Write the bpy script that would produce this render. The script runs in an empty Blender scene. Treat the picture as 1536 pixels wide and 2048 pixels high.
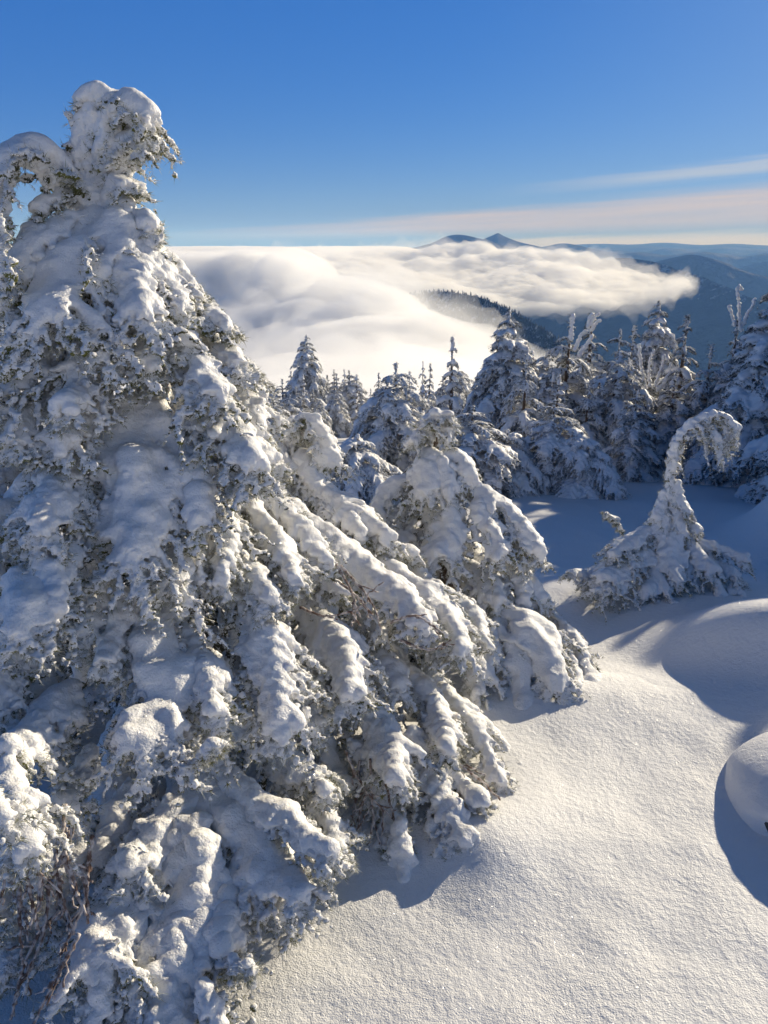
import bpy, math, random, os
import numpy as np
from mathutils import Vector
PI = math.pi
rad = math.radians
D = bpy.data
SC = bpy.context.scene
COL = SC.collection
rng = np.random.default_rng(11)

# ------------------------------------------------------------------ camera
PITCH = rad(19.0); F = 1547.0
cp, sp_ = math.cos(PITCH), math.sin(PITCH)
cam = D.cameras.new('camera'); camo = D.objects.new('camera', cam); COL.objects.link(camo)
cam.sensor_fit = 'VERTICAL'; cam.sensor_height = 24.0; cam.lens = F / 2048 * 24.0
cam.clip_start = 0.05; cam.clip_end = 60000
camo.rotation_euler = (PI / 2 - PITCH, 0, 0)
SC.camera = camo

def P(px, row, d):
    """world point seen at (px,row) of the 1536x2048 photo, d metres ahead of the camera"""
    u = (px - 768) / F; v = (1024 - row) / F
    f = cp + v * sp_; up = -sp_ + v * cp
    return np.array([u * d / f, d, up * d / f])

# ------------------------------------------------------------------ noise
def _h(i, j, k, s):
    n = (i.astype(np.int64) * 374761393 + j.astype(np.int64) * 668265263 + k.astype(np.int64) * 2147483647 + s * 974634777) & 0xffffffff
    n = ((n ^ (n >> 13)) * 1274126177) & 0xffffffff
    n = ((n ^ (n >> 16)) * 2246822519) & 0xffffffff
    return ((n ^ (n >> 15)) & 0xffff) / 32767.5 - 1.0

def vnoise(p, scale, seed=0):
    q = p * scale
    i = np.floor(q).astype(np.int64); f = q - i
    f = f * f * (3 - 2 * f)
    x, y, z = i[:, 0], i[:, 1], i[:, 2]
    fx, fy, fz = f[:, 0], f[:, 1], f[:, 2]
    def L(a, b, t): return a + (b - a) * t
    return L(L(L(_h(x, y, z, seed), _h(x + 1, y, z, seed), fx), L(_h(x, y + 1, z, seed), _h(x + 1, y + 1, z, seed), fx), fy),
             L(L(_h(x, y, z + 1, seed), _h(x + 1, y, z + 1, seed), fx), L(_h(x, y + 1, z + 1, seed), _h(x + 1, y + 1, z + 1, seed), fx), fy), fz)

def fbm(p, scale, octaves=3, seed=0, gain=.5):
    r = 0; a = 1.0
    for o in range(octaves):
        r = r + a * vnoise(p, scale * 2 ** o, seed + o * 17); a *= gain
    return r

# ------------------------------------------------------------------ mesh helpers
def mesh_from(name, v, f, mats=(), mi=None, smooth=True):
    """v (n,3), f (m,3) or (m,4) arrays, or a list of such face arrays"""
    fl = f if isinstance(f, list) else [f]
    fl = [np.asarray(a, dtype=np.int32) for a in fl if len(a)]
    me = D.meshes.new(name)
    v = np.asarray(v, dtype=np.float32)
    me.vertices.add(len(v)); me.vertices.foreach_set('co', v.ravel())
    nl = sum(a.size for a in fl); nf = sum(len(a) for a in fl)
    me.loops.add(nl); me.polygons.add(nf)
    me.loops.foreach_set('vertex_index', np.concatenate([a.ravel() for a in fl]))
    sizes = np.concatenate([np.full(len(a), a.shape[1], dtype=np.int32) for a in fl])
    starts = np.concatenate([[0], np.cumsum(sizes)[:-1]]).astype(np.int32)
    me.polygons.foreach_set('loop_start', starts)
    me.polygons.foreach_set('use_smooth', np.full(nf, smooth))
    for m in mats: me.materials.append(m)
    if mi is not None: me.polygons.foreach_set('material_index', np.asarray(mi, dtype=np.int32))
    me.update(calc_edges=True); me.validate()
    return me

def read_mesh(me):
    v = np.empty(len(me.vertices) * 3, np.float32); me.vertices.foreach_get('co', v); v = v.reshape(-1, 3).astype(np.float64)
    nf = len(me.polygons)
    lt = np.empty(nf, np.int32); me.polygons.foreach_get('loop_total', lt)
    lv = np.empty(len(me.loops), np.int32); me.loops.foreach_get('vertex_index', lv)
    ls = np.empty(nf, np.int32); me.polygons.foreach_get('loop_start', ls)
    q = ls[lt == 4]; t = ls[lt == 3]
    fq = lv[q[:, None] + np.arange(4)] if len(q) else np.zeros((0, 4), np.int32)
    ft = lv[t[:, None] + np.arange(3)] if len(t) else np.zeros((0, 3), np.int32)
    n = np.empty(len(me.vertices) * 3, np.float32); me.vertex_normals.foreach_get('vector', n)
    return v, fq, ft, n.reshape(-1, 3).astype(np.float64)

def remesh(v, f, voxel):
    me = mesh_from('tmp', v, f)
    o = D.objects.new('tmp', me); COL.objects.link(o)
    m = o.modifiers.new('r', 'REMESH'); m.mode = 'VOXEL'; m.voxel_size = voxel; m.adaptivity = 0
    dg = bpy.context.evaluated_depsgraph_get()
    ev = o.evaluated_get(dg)
    m2 = D.meshes.new_from_object(ev)
    r = read_mesh(m2)
    D.objects.remove(o); D.meshes.remove(me); D.meshes.remove(m2)
    return r

def normals(v, fq, ft=None):
    n = np.zeros_like(v)
    def acc(f):
        if f is None or not len(f): return
        if f.shape[1] == 4: fn = np.cross(v[f[:, 2]] - v[f[:, 0]], v[f[:, 3]] - v[f[:, 1]])
        else: fn = np.cross(v[f[:, 1]] - v[f[:, 0]], v[f[:, 2]] - v[f[:, 0]])
        for k in range(f.shape[1]):
            for c in range(3): n[:, c] += np.bincount(f[:, k], fn[:, c], len(v))
    acc(fq); acc(ft)
    return n / (np.linalg.norm(n, axis=1, keepdims=True) + 1e-12)

def smooth(v, f, it, lam=.5):
    e = np.concatenate([f[:, [0, 1]], f[:, [1, 2]], f[:, [2, 3]], f[:, [3, 0]]]) if f.shape[1] == 4 else np.concatenate([f[:, [0, 1]], f[:, [1, 2]], f[:, [2, 0]]])
    a = np.concatenate([e[:, 0], e[:, 1]]); b = np.concatenate([e[:, 1], e[:, 0]])
    cnt = np.bincount(a, minlength=len(v))[:, None] + 1e-9
    for _ in range(it):
        s = np.stack([np.bincount(a, v[b, c], len(v)) for c in range(3)], 1) / cnt
        v = v + lam * (s - v)
    return v

def _ico():
    t = (1 + 5 ** .5) / 2
    v = np.array([(-1, t, 0), (1, t, 0), (-1, -t, 0), (1, -t, 0), (0, -1, t), (0, 1, t), (0, -1, -t), (0, 1, -t), (t, 0, -1), (t, 0, 1), (-t, 0, -1), (-t, 0, 1)], float)
    v /= np.linalg.norm(v[0])
    f = np.array([(0, 11, 5), (0, 5, 1), (0, 1, 7), (0, 7, 10), (0, 10, 11), (1, 5, 9), (5, 11, 4), (11, 10, 2), (10, 7, 6), (7, 1, 8), (3, 9, 4), (3, 4, 2), (3, 2, 6), (3, 6, 8), (3, 8, 9), (4, 9, 5), (2, 4, 11), (6, 2, 10), (8, 6, 7), (9, 8, 1)])
    return v, f
def _sub(v, f):
    v = [tuple(x) for x in v]; c = {}; nf = []
    def mid(a, b):
        k = (min(a, b), max(a, b))
        if k not in c:
            m = np.array(v[a]) + np.array(v[b]); v.append(tuple(m / np.linalg.norm(m))); c[k] = len(v) - 1
        return c[k]
    for a, b, d in f:
        x, y, z = mid(a, b), mid(b, d), mid(d, a); nf += [(a, x, z), (b, y, x), (d, z, y), (x, y, z)]
    return np.array(v), np.array(nf)
ICO0 = _ico(); ICO1 = _sub(*ICO0); ICO2 = _sub(*ICO1); ICO3 = _sub(*ICO2); ICO4 = _sub(*ICO3)

def blobs(c, r, base=ICO0):
    c = np.asarray(c, float); r = np.asarray(r, float)
    if r.ndim == 1: r = np.repeat(r[:, None], 3, 1)
    bv, bf = base; n = len(c)
    v = (bv[None] * r[:, None] + c[:, None]).reshape(-1, 3)
    f = (bf[None] + (np.arange(n) * len(bv))[:, None, None]).reshape(-1, 3)
    return v, f

def unit(a):
    return a / (np.linalg.norm(a) + 1e-12)

def tubes(paths, sides=6):
    """paths: list of (pts (n,3), radii (n,)) -> one vertex/quad array of capped tubes"""
    V, Q, T = [], [], []; o = 0
    for pts, rr in paths:
        pts = np.asarray(pts, float); n = len(pts)
        tg = np.gradient(pts, axis=0); tg /= np.linalg.norm(tg, axis=1, keepdims=True) + 1e-12
        ref = np.array([0, 0, 1.0]) if abs(tg[0][2]) < .9 else np.array([1.0, 0, 0])
        a = np.cross(tg, ref); a /= np.linalg.norm(a, axis=1, keepdims=True) + 1e-12
        b = np.cross(tg, a)
        ang = np.arange(sides) / sides * 2 * PI
        ring = pts[:, None] + np.asarray(rr)[:, None, None] * (np.cos(ang)[None, :, None] * a[:, None] + np.sin(ang)[None, :, None] * b[:, None])
        V.append(ring.reshape(-1, 3)); V.append(pts[[0, -1]])
        i = np.arange(n - 1)[:, None] * sides; j = np.arange(sides)[None]; k = (j + 1) % sides
        Q.append(np.stack([i + j, i + k, i + sides + k, i + sides + j], -1).reshape(-1, 4) + o)
        jj = np.arange(sides); kk = (jj + 1) % sides; c0 = n * sides; c1 = c0 + 1; b0 = (n - 1) * sides
        T.append(np.stack([np.full(sides, c0), kk, jj], 1) + o); T.append(np.stack([np.full(sides, c1), b0 + jj, b0 + kk], 1) + o)
        o += n * sides + 2
    return np.concatenate(V), np.concatenate(Q), np.concatenate(T)

def catmull(pts, n):
    p = np.asarray(pts, float)
    p = np.concatenate([[2 * p[0] - p[1]], p, [2 * p[-1] - p[-2]]])
    m = len(p) - 3; t = np.linspace(0, m - 1e-6, n); i = t.astype(int); u = (t - i)[:, None]
    a, b, c, d = p[i], p[i + 1], p[i + 2], p[i + 3]
    r = .5 * ((2 * b) + (-a + c) * u + (2 * a - 5 * b + 4 * c - d) * u ** 2 + (-a + 3 * b - 3 * c + d) * u ** 3)
    s = np.concatenate([[0], np.cumsum(np.linalg.norm(np.diff(r, axis=0), axis=1))])
    q = np.linspace(0, s[-1], n)
    return np.stack([np.interp(q, s, r[:, k]) for k in range(3)], 1), s[-1]

# ------------------------------------------------------------------ materials
class NT:
    def __init__(s, nt): s.t = nt; nt.nodes.clear()
    def n(s, typ, **kw):
        x = s.t.nodes.new(typ)
        for k, v in kw.items():
            if k.startswith('i_'):
                x.inputs[k[2:].replace('_', ' ')].default_value = v
            else: setattr(x, k, v)
        return x
    def l(s, a, b): s.t.links.new(a, b)
    def math(s, op, a, b=None, clamp=False):
        x = s.t.nodes.new('ShaderNodeMath'); x.operation = op; x.use_clamp = clamp
        for i, q in enumerate((a, b)):
            if q is None: continue
            if isinstance(q, (int, float)): x.inputs[i].default_value = q
            else: s.l(q, x.inputs[i])
        return x.outputs[0]
    def mix(s, fac, a, b):
        x = s.t.nodes.new('ShaderNodeMix'); x.data_type = 'RGBA'
        for q, k in ((fac, 0), (a, 6), (b, 7)):
            if isinstance(q, (int, float)): x.inputs[k].default_value = q
            elif isinstance(q, tuple): x.inputs[k].default_value = (*q, 1) if len(q) == 3 else q
            else: s.l(q, x.inputs[k])
        return x.outputs[2]
    def ramp(s, fac, lo, hi):
        x = s.t.nodes.new('ShaderNodeMapRange'); x.interpolation_type = 'SMOOTHSTEP'
        s.l(fac, x.inputs[0]); x.inputs[1].default_value = lo; x.inputs[2].default_value = hi
        return x.outputs[0]

def mat(name):
    m = D.materials.new(name); m.use_nodes = True
    return m, NT(m.node_tree)

def noise(t, vec, scale, detail=3, rough=.55):
    x = t.n('ShaderNodeTexNoise', i_Scale=scale, i_Detail=detail, i_Roughness=rough)
    t.l(vec, x.inputs['Vector']); return x.outputs['Fac']

def snow_mat(name, grain=170., bump=.5, dist=.004, sss=.25, col=(.89, .885, .88), glint=.3):
    m, t = mat(name)
    tc = t.n('ShaderNodeTexCoord').outputs['Object']
    b = t.n('ShaderNodeBsdfPrincipled', i_Roughness=.55)
    b.inputs['Base Color'].default_value = (*col, 1)
    b.inputs['Specular IOR Level'].default_value = .35
    if sss:
        b.inputs['Subsurface Weight'].default_value = sss
        b.inputs['Subsurface Radius'].default_value = (1.0, .9, .75)
        b.inputs['Subsurface Scale'].default_value = .012
    g = noise(t, tc, grain, 2, .6)
    g2 = noise(t, tc, grain * .22, 2, .5)
    h = t.math('ADD', t.math('MULTIPLY', g, 1.0), t.math('MULTIPLY', g2, 1.6))
    h = t.math('MULTIPLY', h, t.math('ADD', .35, t.math('MULTIPLY', noise(t, tc, 3.1, 3, .6), 1.3)))      # crust is coarser in places
    h = t.math('ADD', h, t.math('MULTIPLY', noise(t, tc, grain * .05, 2, .5), 1.3))
    bp = t.n('ShaderNodeBump', i_Strength=bump, i_Distance=dist)
    t.l(h, bp.inputs['Height']); t.l(bp.outputs[0], b.inputs['Normal'])
    out = t.n('ShaderNodeOutputMaterial')
    if glint:   # scattered mirror-like crystals
        vo = t.n('ShaderNodeTexVoronoi', i_Scale=420.0); t.l(tc, vo.inputs['Vector'])
        sx = t.n('ShaderNodeSeparateColor'); t.l(vo.outputs['Color'], sx.inputs[0])
        mask = t.math('MULTIPLY', t.math('GREATER_THAN', sx.outputs[0], .965), t.math('LESS_THAN', vo.outputs['Distance'], .35))
        gl = t.n('ShaderNodeBsdfGlossy', i_Roughness=.25)
        vm = t.n('ShaderNodeVectorMath', operation='SUBTRACT'); t.l(vo.outputs['Color'], vm.inputs[0]); vm.inputs[1].default_value = (.5, .5, .5)
        ge = t.n('ShaderNodeNewGeometry')
        va = t.n('ShaderNodeVectorMath', operation='MULTIPLY_ADD'); t.l(vm.outputs[0], va.inputs[0]); va.inputs[1].default_value = (1.3, 1.3, 1.3); t.l(ge.outputs['Normal'], va.inputs[2])
        vn = t.n('ShaderNodeVectorMath', operation='NORMALIZE'); t.l(va.outputs[0], vn.inputs[0]); t.l(vn.outputs[0], gl.inputs['Normal'])
        mx = t.n('ShaderNodeMixShader'); t.l(t.math('MULTIPLY', mask, glint), mx.inputs[0]); t.l(b.outputs[0], mx.inputs[1]); t.l(gl.outputs[0], mx.inputs[2])
        t.l(mx.outputs[0], out.inputs[0])
    else: t.l(b.outputs[0], out.inputs[0])
    return m

def rime_mat(name, green, dark, lo, hi, scale=45., sss=.15):
    """frost-crusted twigs: white where frost sits, needles showing in patches and on the underside"""
    m, t = mat(name)
    tc = t.n('ShaderNodeTexCoord').outputs['Object']
    ge = t.n('ShaderNodeNewGeometry'); sx = t.n('ShaderNodeSeparateXYZ'); t.l(ge.outputs['Normal'], sx.inputs[0])
    n1 = noise(t, tc, scale, 3, .65); n2 = noise(t, tc, 7., 2)
    f = t.math('ADD', t.math('ADD', t.math('MULTIPLY', sx.outputs[2], .24), n1), t.math('MULTIPLY', t.math('SUBTRACT', n2, .5), .55))
    f = t.math('ADD', f, t.math('MULTIPLY', t.math('SUBTRACT', noise(t, tc, scale * 3.6, 2, .6), .5), .75))
    f = t.ramp(f, lo, hi)
    needle = t.mix(t.ramp(noise(t, tc, 11., 2), .35, .65), green, dark)
    c = t.mix(f, needle, (.87, .865, .86))
    b = t.n('ShaderNodeBsdfPrincipled', i_Roughness=.65); b.inputs['Specular IOR Level'].default_value = .3
    t.l(c, b.inputs['Base Color'])
    if sss:
        b.inputs['Subsurface Weight'].default_value = sss
        b.inputs['Subsurface Radius'].default_value = (1, .9, .7); b.inputs['Subsurface Scale'].default_value = .008
    bp = t.n('ShaderNodeBump', i_Strength=.7, i_Distance=.004); t.l(noise(t, tc, scale * 5, 2, .6), bp.inputs['Height']); t.l(bp.outputs[0], b.inputs['Normal'])
    t.l(b.outputs[0], t.n('ShaderNodeOutputMaterial').inputs[0])
    return m

def plain(name, c1, c2, scale, rough=.8, bump=.0, stretch=None):
    m, t = mat(name)
    tc = t.n('ShaderNodeTexCoord').outputs['Object']
    if stretch:
        mp = t.n('ShaderNodeMapping'); mp.inputs['Scale'].default_value = stretch; t.l(tc, mp.inputs[0]); tc = mp.outputs[0]
    n = noise(t, tc, scale, 4, .6)
    b = t.n('ShaderNodeBsdfPrincipled', i_Roughness=rough); b.inputs['Specular IOR Level'].default_value = .25
    t.l(t.mix(t.ramp(n, .38, .62), c1, c2), b.inputs['Base Color'])
    if bump:
        bp = t.n('ShaderNodeBump', i_Strength=.6, i_Distance=bump); t.l(n, bp.inputs['Height']); t.l(bp.outputs[0], b.inputs['Normal'])
    t.l(b.outputs[0], t.n('ShaderNodeOutputMaterial').inputs[0])
    return m

M_SNOW = snow_mat('bough_snow', 210., .7, .004)
M_GROUND = snow_mat('ground_snow', 250., .62, .004, sss=0, glint=.12)
M_FARSNOW = snow_mat('tree_snow', 60., .3, .008, sss=.3, glint=False)
[n for n in M_FARSNOW.node_tree.nodes if n.type == 'BSDF_PRINCIPLED'][0].inputs['Subsurface Scale'].default_value = .03
M_RIME = rime_mat('rime_twigs', (.15, .155, .03), (.05, .052, .03), .33, .50, scale=62.)
M_RIMEB = rime_mat('rime_foliage', (.03, .042, .03), (.018, .022, .022), .29, .56, scale=30., sss=0)
M_RIMEI = rime_mat('shade_darkened_twigs', (.075, .07, .035), (.04, .035, .028), .50, .66, scale=50., sss=0)  # sparser frost and darkened colour, painting in shade between the boughs
M_NEEDLE = plain('frosted_needles', (.17, .17, .06), (.74, .73, .69), 75., .6)
M_NEEDLEB = plain('spruce_needles', (.022, .032, .024), (.45, .48, .52), 26., .7)
M_BARK = plain('bark', (.10, .065, .045), (.22, .16, .12), 40., .9, .004, (1, 1, .25))
M_TWIG = plain('frosted_twig', (.16, .10, .075), (.66, .60, .57), 55., .8, .003)
M_ROCK = plain('rock', (.022, .022, .023), (.09, .09, .09), 14., .9, .01)

# ------------------------------------------------------------------ object helpers
def tag(o, label=None, cat=None, group=None, kind=None):
    if label: o['label'] = label
    if cat: o['category'] = cat
    if group: o['group'] = group
    if kind: o['kind'] = kind
    return o

def empty(name, loc, label, cat, group=None):
    o = D.objects.new(name, None); COL.objects.link(o); o.location = loc; o.empty_display_size = .2
    return tag(o, label, cat, group)

def add(name, me, parent=None):
    o = D.objects.new(name, me); COL.objects.link(o)
    if parent is not None: o.parent = parent
    return o

# ------------------------------------------------------------------ boughs
def bough_raw(pts, hw, th, rs, twr=.010, tsp=.042, sub=True, nneed=26, snow=1.0, droop=.5, fr=1.0, pad=.5):
    """a conifer bough: twig blobs, snow blobs and needle triangles around a drooping spine"""
    sp, L = catmull(pts, 48)
    n = len(sp)
    T = np.gradient(sp, axis=0); T /= np.linalg.norm(T, axis=1, keepdims=True)
    S = np.cross(T, [0, 0, 1.0]); k = np.linalg.norm(S, axis=1)
    for i in range(n):
        if k[i] < .25: S[i] = S[i - 1] if i and k[i - 1] >= .25 else np.array([1.0, 0, 0]) - T[i] * T[i][0]
        S[i] = unit(S[i])
        if i and np.dot(S[i], S[i - 1]) < 0: S[i] = -S[i]; 
        k[i] = 1
    N = np.cross(S, T)
    N = np.where(N[:, 2:3] < -0.05, -N, N)
    tb_c, tb_r, sn_c, sn_r, nd_p, nd_d = [], [], [], [], [], []
    pj = rs.uniform(0, 6.3, 2); prof = lambda t: min(1, .5 + 1.3 * t) * (1 - .5 * max(0, (t - .55) / .45) ** 1.5) * (1 + .2 * math.sin(t * L * 26 + pj[0]) + .12 * math.sin(t * L * 61 + pj[1]))
    def at(a, t): x = t * (n - 1); i = min(int(x), n - 2); u = x - i; return a[i] * (1 - u) + a[i + 1] * u
    down = np.array([0, 0, -1.0]); ph = rs.uniform(0, 20, 3)
    def twig(p, d, ln, r0, nrm, lev, wide):
        st = r0 * .85; m = max(3, int(ln / st))
        s = np.linspace(0, ln, m)
        q = p + d * s[:, None] + down * (droop * s ** 2 / max(ln, .03))[:, None]
        q += rs.normal(0, r0 * .22, q.shape)
        rr = r0 * (1 - .42 * s / ln) * rs.uniform(.75, 1.3, m)
        tb_c.append(q); tb_r.append(rr)
        k = int(nneed * (1 if lev == 0 else .5))
        if k:
            ii = rs.integers(0, m, k)
            dv = rs.normal(0, 1, (k, 3)); dv /= np.linalg.norm(dv, axis=1, keepdims=True)
            dv = dv * .8 + d * .7 - np.array([0, 0, .15])
            dv /= np.linalg.norm(dv, axis=1, keepdims=True)
            nd_p.append(q[ii] + dv * (rr[ii] * .55)[:, None]); nd_d.append(dv * ((rr[ii] * .8 + r0 * 1.1) * rs.uniform(.6, 1.4, k))[:, None])
        if lev == 0:
            if snow > 0:
                x = 0.0; lim = ln * rs.uniform(.3, .7)
                while x < lim:
                    w = (1 - x / ln)
                    a = (r0 * 1.0 + th * .30 * w) * rs.uniform(.75, 1.25)
                    c = p + d * x + down * (droop * x * x / max(ln, .03)) + (nrm * .55 + np.array([0, 0, .45])) * (th * .34 * w + r0 * .75) * snow
                    if pad > .9: c = c - (nrm * .55 + np.array([0, 0, .45])) * (th * .36 * w); a *= .8
                    sn_c.append(c); sn_r.append((a, a, a * .75)); x += a * .55
            if sub:
                x = ln * .2; sd = 1 if rs.random() < .5 else -1
                while x < ln * .95:
                    c = p + d * x + down * (droop * x * x / max(ln, .03))
                    dd = unit(d * .75 + wide * sd * rs.uniform(.45, .8) + down * rs.uniform(.05, .5) + rs.normal(0, .12, 3))
                    twig(c, dd, min(.065, ln * .55) * rs.uniform(.55, 1.1), r0 * .85, nrm, 1, wide)
                    x += tsp * .75 * rs.uniform(.7, 1.3); sd = -sd
    s = tsp * .5
    while s < L:
        t = s / L; p, Tt, Ss, Nn = at(sp, t), at(T, t), at(S, t), at(N, t)
        w = hw * prof(t)
        for sd in (1, -1):
            d = unit(Ss * sd * rs.uniform(.6, 1.0) + Tt * rs.uniform(.45, .95) + Nn * rs.uniform(-.25, .2) + rs.normal(0, .1, 3))
            twig(p, d, w * rs.uniform(.95, 1.6) * fr, twr * rs.uniform(.85, 1.25), Nn, 0, unit(np.cross(d, Nn)))
        if rs.random() < .55:   # hanging from the underside
            d = unit(down * .9 + Tt * .4 + Ss * rs.uniform(-.7, .7))
            twig(p - Nn * th * .2, d, w * rs.uniform(.35, .6), twr, Nn, 0, Ss)
        s += tsp * rs.uniform(.75, 1.25)
    for q in range(5):
        d = unit(T[-1] + S[-1] * rs.uniform(-.8, .8) + down * .2)
        twig(sp[-1] - T[-1] * .02, d, hw * rs.uniform(.4, .75), twr, N[-1], 0, unit(np.cross(d, N[-1])))
    tb_c.append(sp); tb_r.append(np.full(n, twr * .9))
    if snow > 0:
        s = L * rs.uniform(.12, .3) * (pad < .9)
        while s < L * .97:
            t = s / L; p, Tt, Ss, Nn = at(sp, t), at(T, t), at(S, t), at(N, t); w = hw * prof(t)
            ho = ph[0] * 0 + np.array([t * L * 6 + ph[0], ph[1], ph[2]])
            for x in ((-.62, -.38, -.13, .13, .38, .62) if pad > .9 else (-.58, -.35, -.12, .12, .35, .58)):
                hole = math.sin(ho[0] * 1.7 + x * 5 + ph[1]) + .7 * math.sin(ho[0] * 3.3 - x * 9 + ph[2])
                if hole < (pad - 1) * 1.9 + .2 * 0 or rs.random() > .55 + .45 * pad: continue
                a = th * (.95 - abs(x) * .6) * rs.uniform(.75 + .13 * (pad > .9), 1.2 - .1 * (pad > .9)) * (1 - .35 * t) * (.62 + .38 * pad)
                c = p + Ss * x * w + (Nn * .55 + np.array([0, 0, .45])) * th * (.45 - abs(x) * .5) * snow + down * abs(x) * w * .35 + rs.normal(0, th * .1, 3)
                sn_c.append(c); sn_r.append((a, a, a * .78))
            s += th * .38
    R = dict(tc=np.concatenate(tb_c), tr=np.concatenate(tb_r), sc=np.array(sn_c).reshape(-1, 3), sr=np.array(sn_r).reshape(-1, 3),
             npos=np.concatenate(nd_p) if nd_p else np.zeros((0, 3)), ndir=np.concatenate(nd_d) if nd_d else np.zeros((0, 3)))
    return R

def needle_tris(p, d, rs, w=.0009):
    k = len(p)
    if not k: return np.zeros((0, 3)), np.zeros((0, 3), int)
    a = np.cross(d, rs.normal(0, 1, (k, 3))); a /= np.linalg.norm(a, axis=1, keepdims=True) + 1e-12
    v = np.stack([p - a * w, p + a * w, p + d], 1).reshape(-1, 3)
    return v, np.arange(k * 3).reshape(-1, 3)

def twig_mesh(name, R, base, voxel, amp, fscale, rs, mats, nw=.0009):
    v, f = blobs(R['tc'], R['tr'])
    v, fq, ft, n = remesh(v, f, voxel)
    dn = fbm(v, fscale, 2, 5) * amp + (np.abs(vnoise(v, fscale * 1.7, 15)) * 2 - .8) * amp * .75
    v = v + n * dn[:, None]
    nv, nf = needle_tris(R['npos'], R['ndir'], rs, nw)
    allv = np.concatenate([v, nv]) - base
    fs = [a for a in (fq, ft, nf + len(v)) if len(a)]
    mi = np.concatenate([np.zeros(len(fq) + len(ft), int), np.ones(len(nf), int)])
    return mesh_from(name, allv, fs, mats, mi)

def main_pieces(v, fq, ft, keep=.10):
    lab = np.arange(len(v))
    while True:          # label propagation over the quads
        m = lab[fq].min(1); new = lab.copy()
        for k in range(4): np.minimum.at(new, fq[:, k], m)
        new = new[new]
        if (new == lab).all(): break
        lab = new
    cnt = np.bincount(lab, minlength=len(v)); ok = cnt[lab] >= keep * cnt.max()
    idx = np.cumsum(ok) - 1
    fq = fq[ok[fq].all(1)]; ft = ft[ok[ft].all(1)] if len(ft) else ft
    return v[ok], idx[fq], idx[ft] if len(ft) else ft

def snow_mesh(name, R, base, voxel, amp, rs, mats, it=4, fine=1.0):
    v, f = blobs(R['sc'], R['sr'], ICO1)
    v, fq, ft, n = remesh(v, f, voxel)
    v, fq, ft = main_pieces(v, fq, ft)
    v = smooth(v, fq, it)
    n = normals(v, fq, ft)
    edge = np.clip(.75 - n[:, 2], .15, 1.2)          # undersides and rims are crustier than the tops
    dn = fbm(v, 10., 2, 3) * amp * 2.0 + (np.abs(vnoise(v, 46., 8)) * 2 - 1) * amp * 1.35 * edge * fine + (np.abs(vnoise(v, 100., 9)) * 2 - 1) * amp * .95 * edge * fine + vnoise(v, 24., 31) * amp * .5
    v = v + n * dn[:, None]
    return mesh_from(name, v - base, [a for a in (fq, ft) if len(a)], mats)

def path(pts, d0, d1):
    k = len(pts)
    return np.array([P(x, y, d0 + (d1 - d0) * i / (k - 1)) for i, (x, y) in enumerate(pts)])

def hero_tree(name, label, base, table, trunk, seed, extras=None, group=None, vox=.0043, ws=1.0):
    """a snow-laden fir built bough by bough: Empty > trunk, bough (> snow_load)"""
    root = empty(name, base, label, 'tree', group)
    rs = np.random.default_rng(seed)
    base = np.asarray(base, float)
    tp, tr = trunk
    tp, _ = catmull(tp, 24); tr = np.interp(np.linspace(0, 1, 24), np.linspace(0, 1, len(tr)), tr)
    v, q, t = tubes([(tp, tr)], 10)
    add('trunk', mesh_from('trunk', v - base, [q, t], (M_BARK,)), root)
    for row in table:
        pts, d0, d1, hw = row[:4]; o = row[4] if len(row) > 4 else {}
        dm = (d0 + d1) / 2; w = hw / F * dm * 1.05 * ws * (1.18 if hw < 60 else 1.05)
        th = o['th'] * .74 if 'th' in o else min(.040, .011 + w * .19)
        sc = dm / 2.0
        R = bough_raw(path(pts, d0, d1), w, th, rs, twr=o.get('twr', .0115 if dm < 3.4 else .0095), tsp=o.get('tsp', .038), nneed=o.get('nn', 44), pad=o.get('pad', 1.0 if th >= .047 else .5), snow=o.get('snow', 1.0), droop=o.get('droop', .5), fr=o.get('fr', 1.0))
        vx = vox * max(.75, min(1.25, dm / 2.0))
        b = add('bough', twig_mesh('bough', R, base, vx, .0036, 85., rs, (M_RIME, M_NEEDLE)), root)
        if len(R['sc']) and o.get('snow', 1) > 0:
            add('snow_load', snow_mesh('snow_load', R, base, vx * 1.25, .0056, rs, (M_SNOW,), 26 if th >= .047 else 2), b)
    return root, rs

def inner_branches(root, axis, radii, n, seed, vox=.010, zr=(0, 1), fan=None):
    """the dim inside of a hero tree: many thinner boughs round the trunk, one mesh of stuff"""
    rs = np.random.default_rng(seed); base = np.array(root.location)
    ax, _ = catmull(axis, 40)
    acc = []
    for i in range(n):
        t = zr[0] + (zr[1] - zr[0]) * (i + rs.random()) / n
        p = ax[int(t * 39)]
        R = np.interp(t, np.linspace(0, 1, len(radii)), radii) * rs.uniform(.7, 1.05)
        a = rs.uniform(*(fan or (0, 2 * PI)))
        d = np.array([math.sin(a), math.cos(a), 0])
        pts = [p, p + d * R * .5 + np.array([0, 0, -.12 * R]), p + d * R * .9 + np.array([0, 0, -.5 * R]), p + d * R + np.array([0, 0, -.8 * R])]
        acc.append(bough_raw(pts, .09, .03, rs, twr=.0095, tsp=.06, nneed=8, snow=.8, droop=.6, pad=.15))
    R = {k: np.concatenate([a[k] for a in acc]) for k in acc[0]}
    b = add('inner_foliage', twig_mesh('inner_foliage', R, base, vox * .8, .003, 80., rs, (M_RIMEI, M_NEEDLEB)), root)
    add('inner_snow', snow_mesh('inner_snow', R, base, vox, .004, rs, (M_SNOW,), 3), b)

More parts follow.
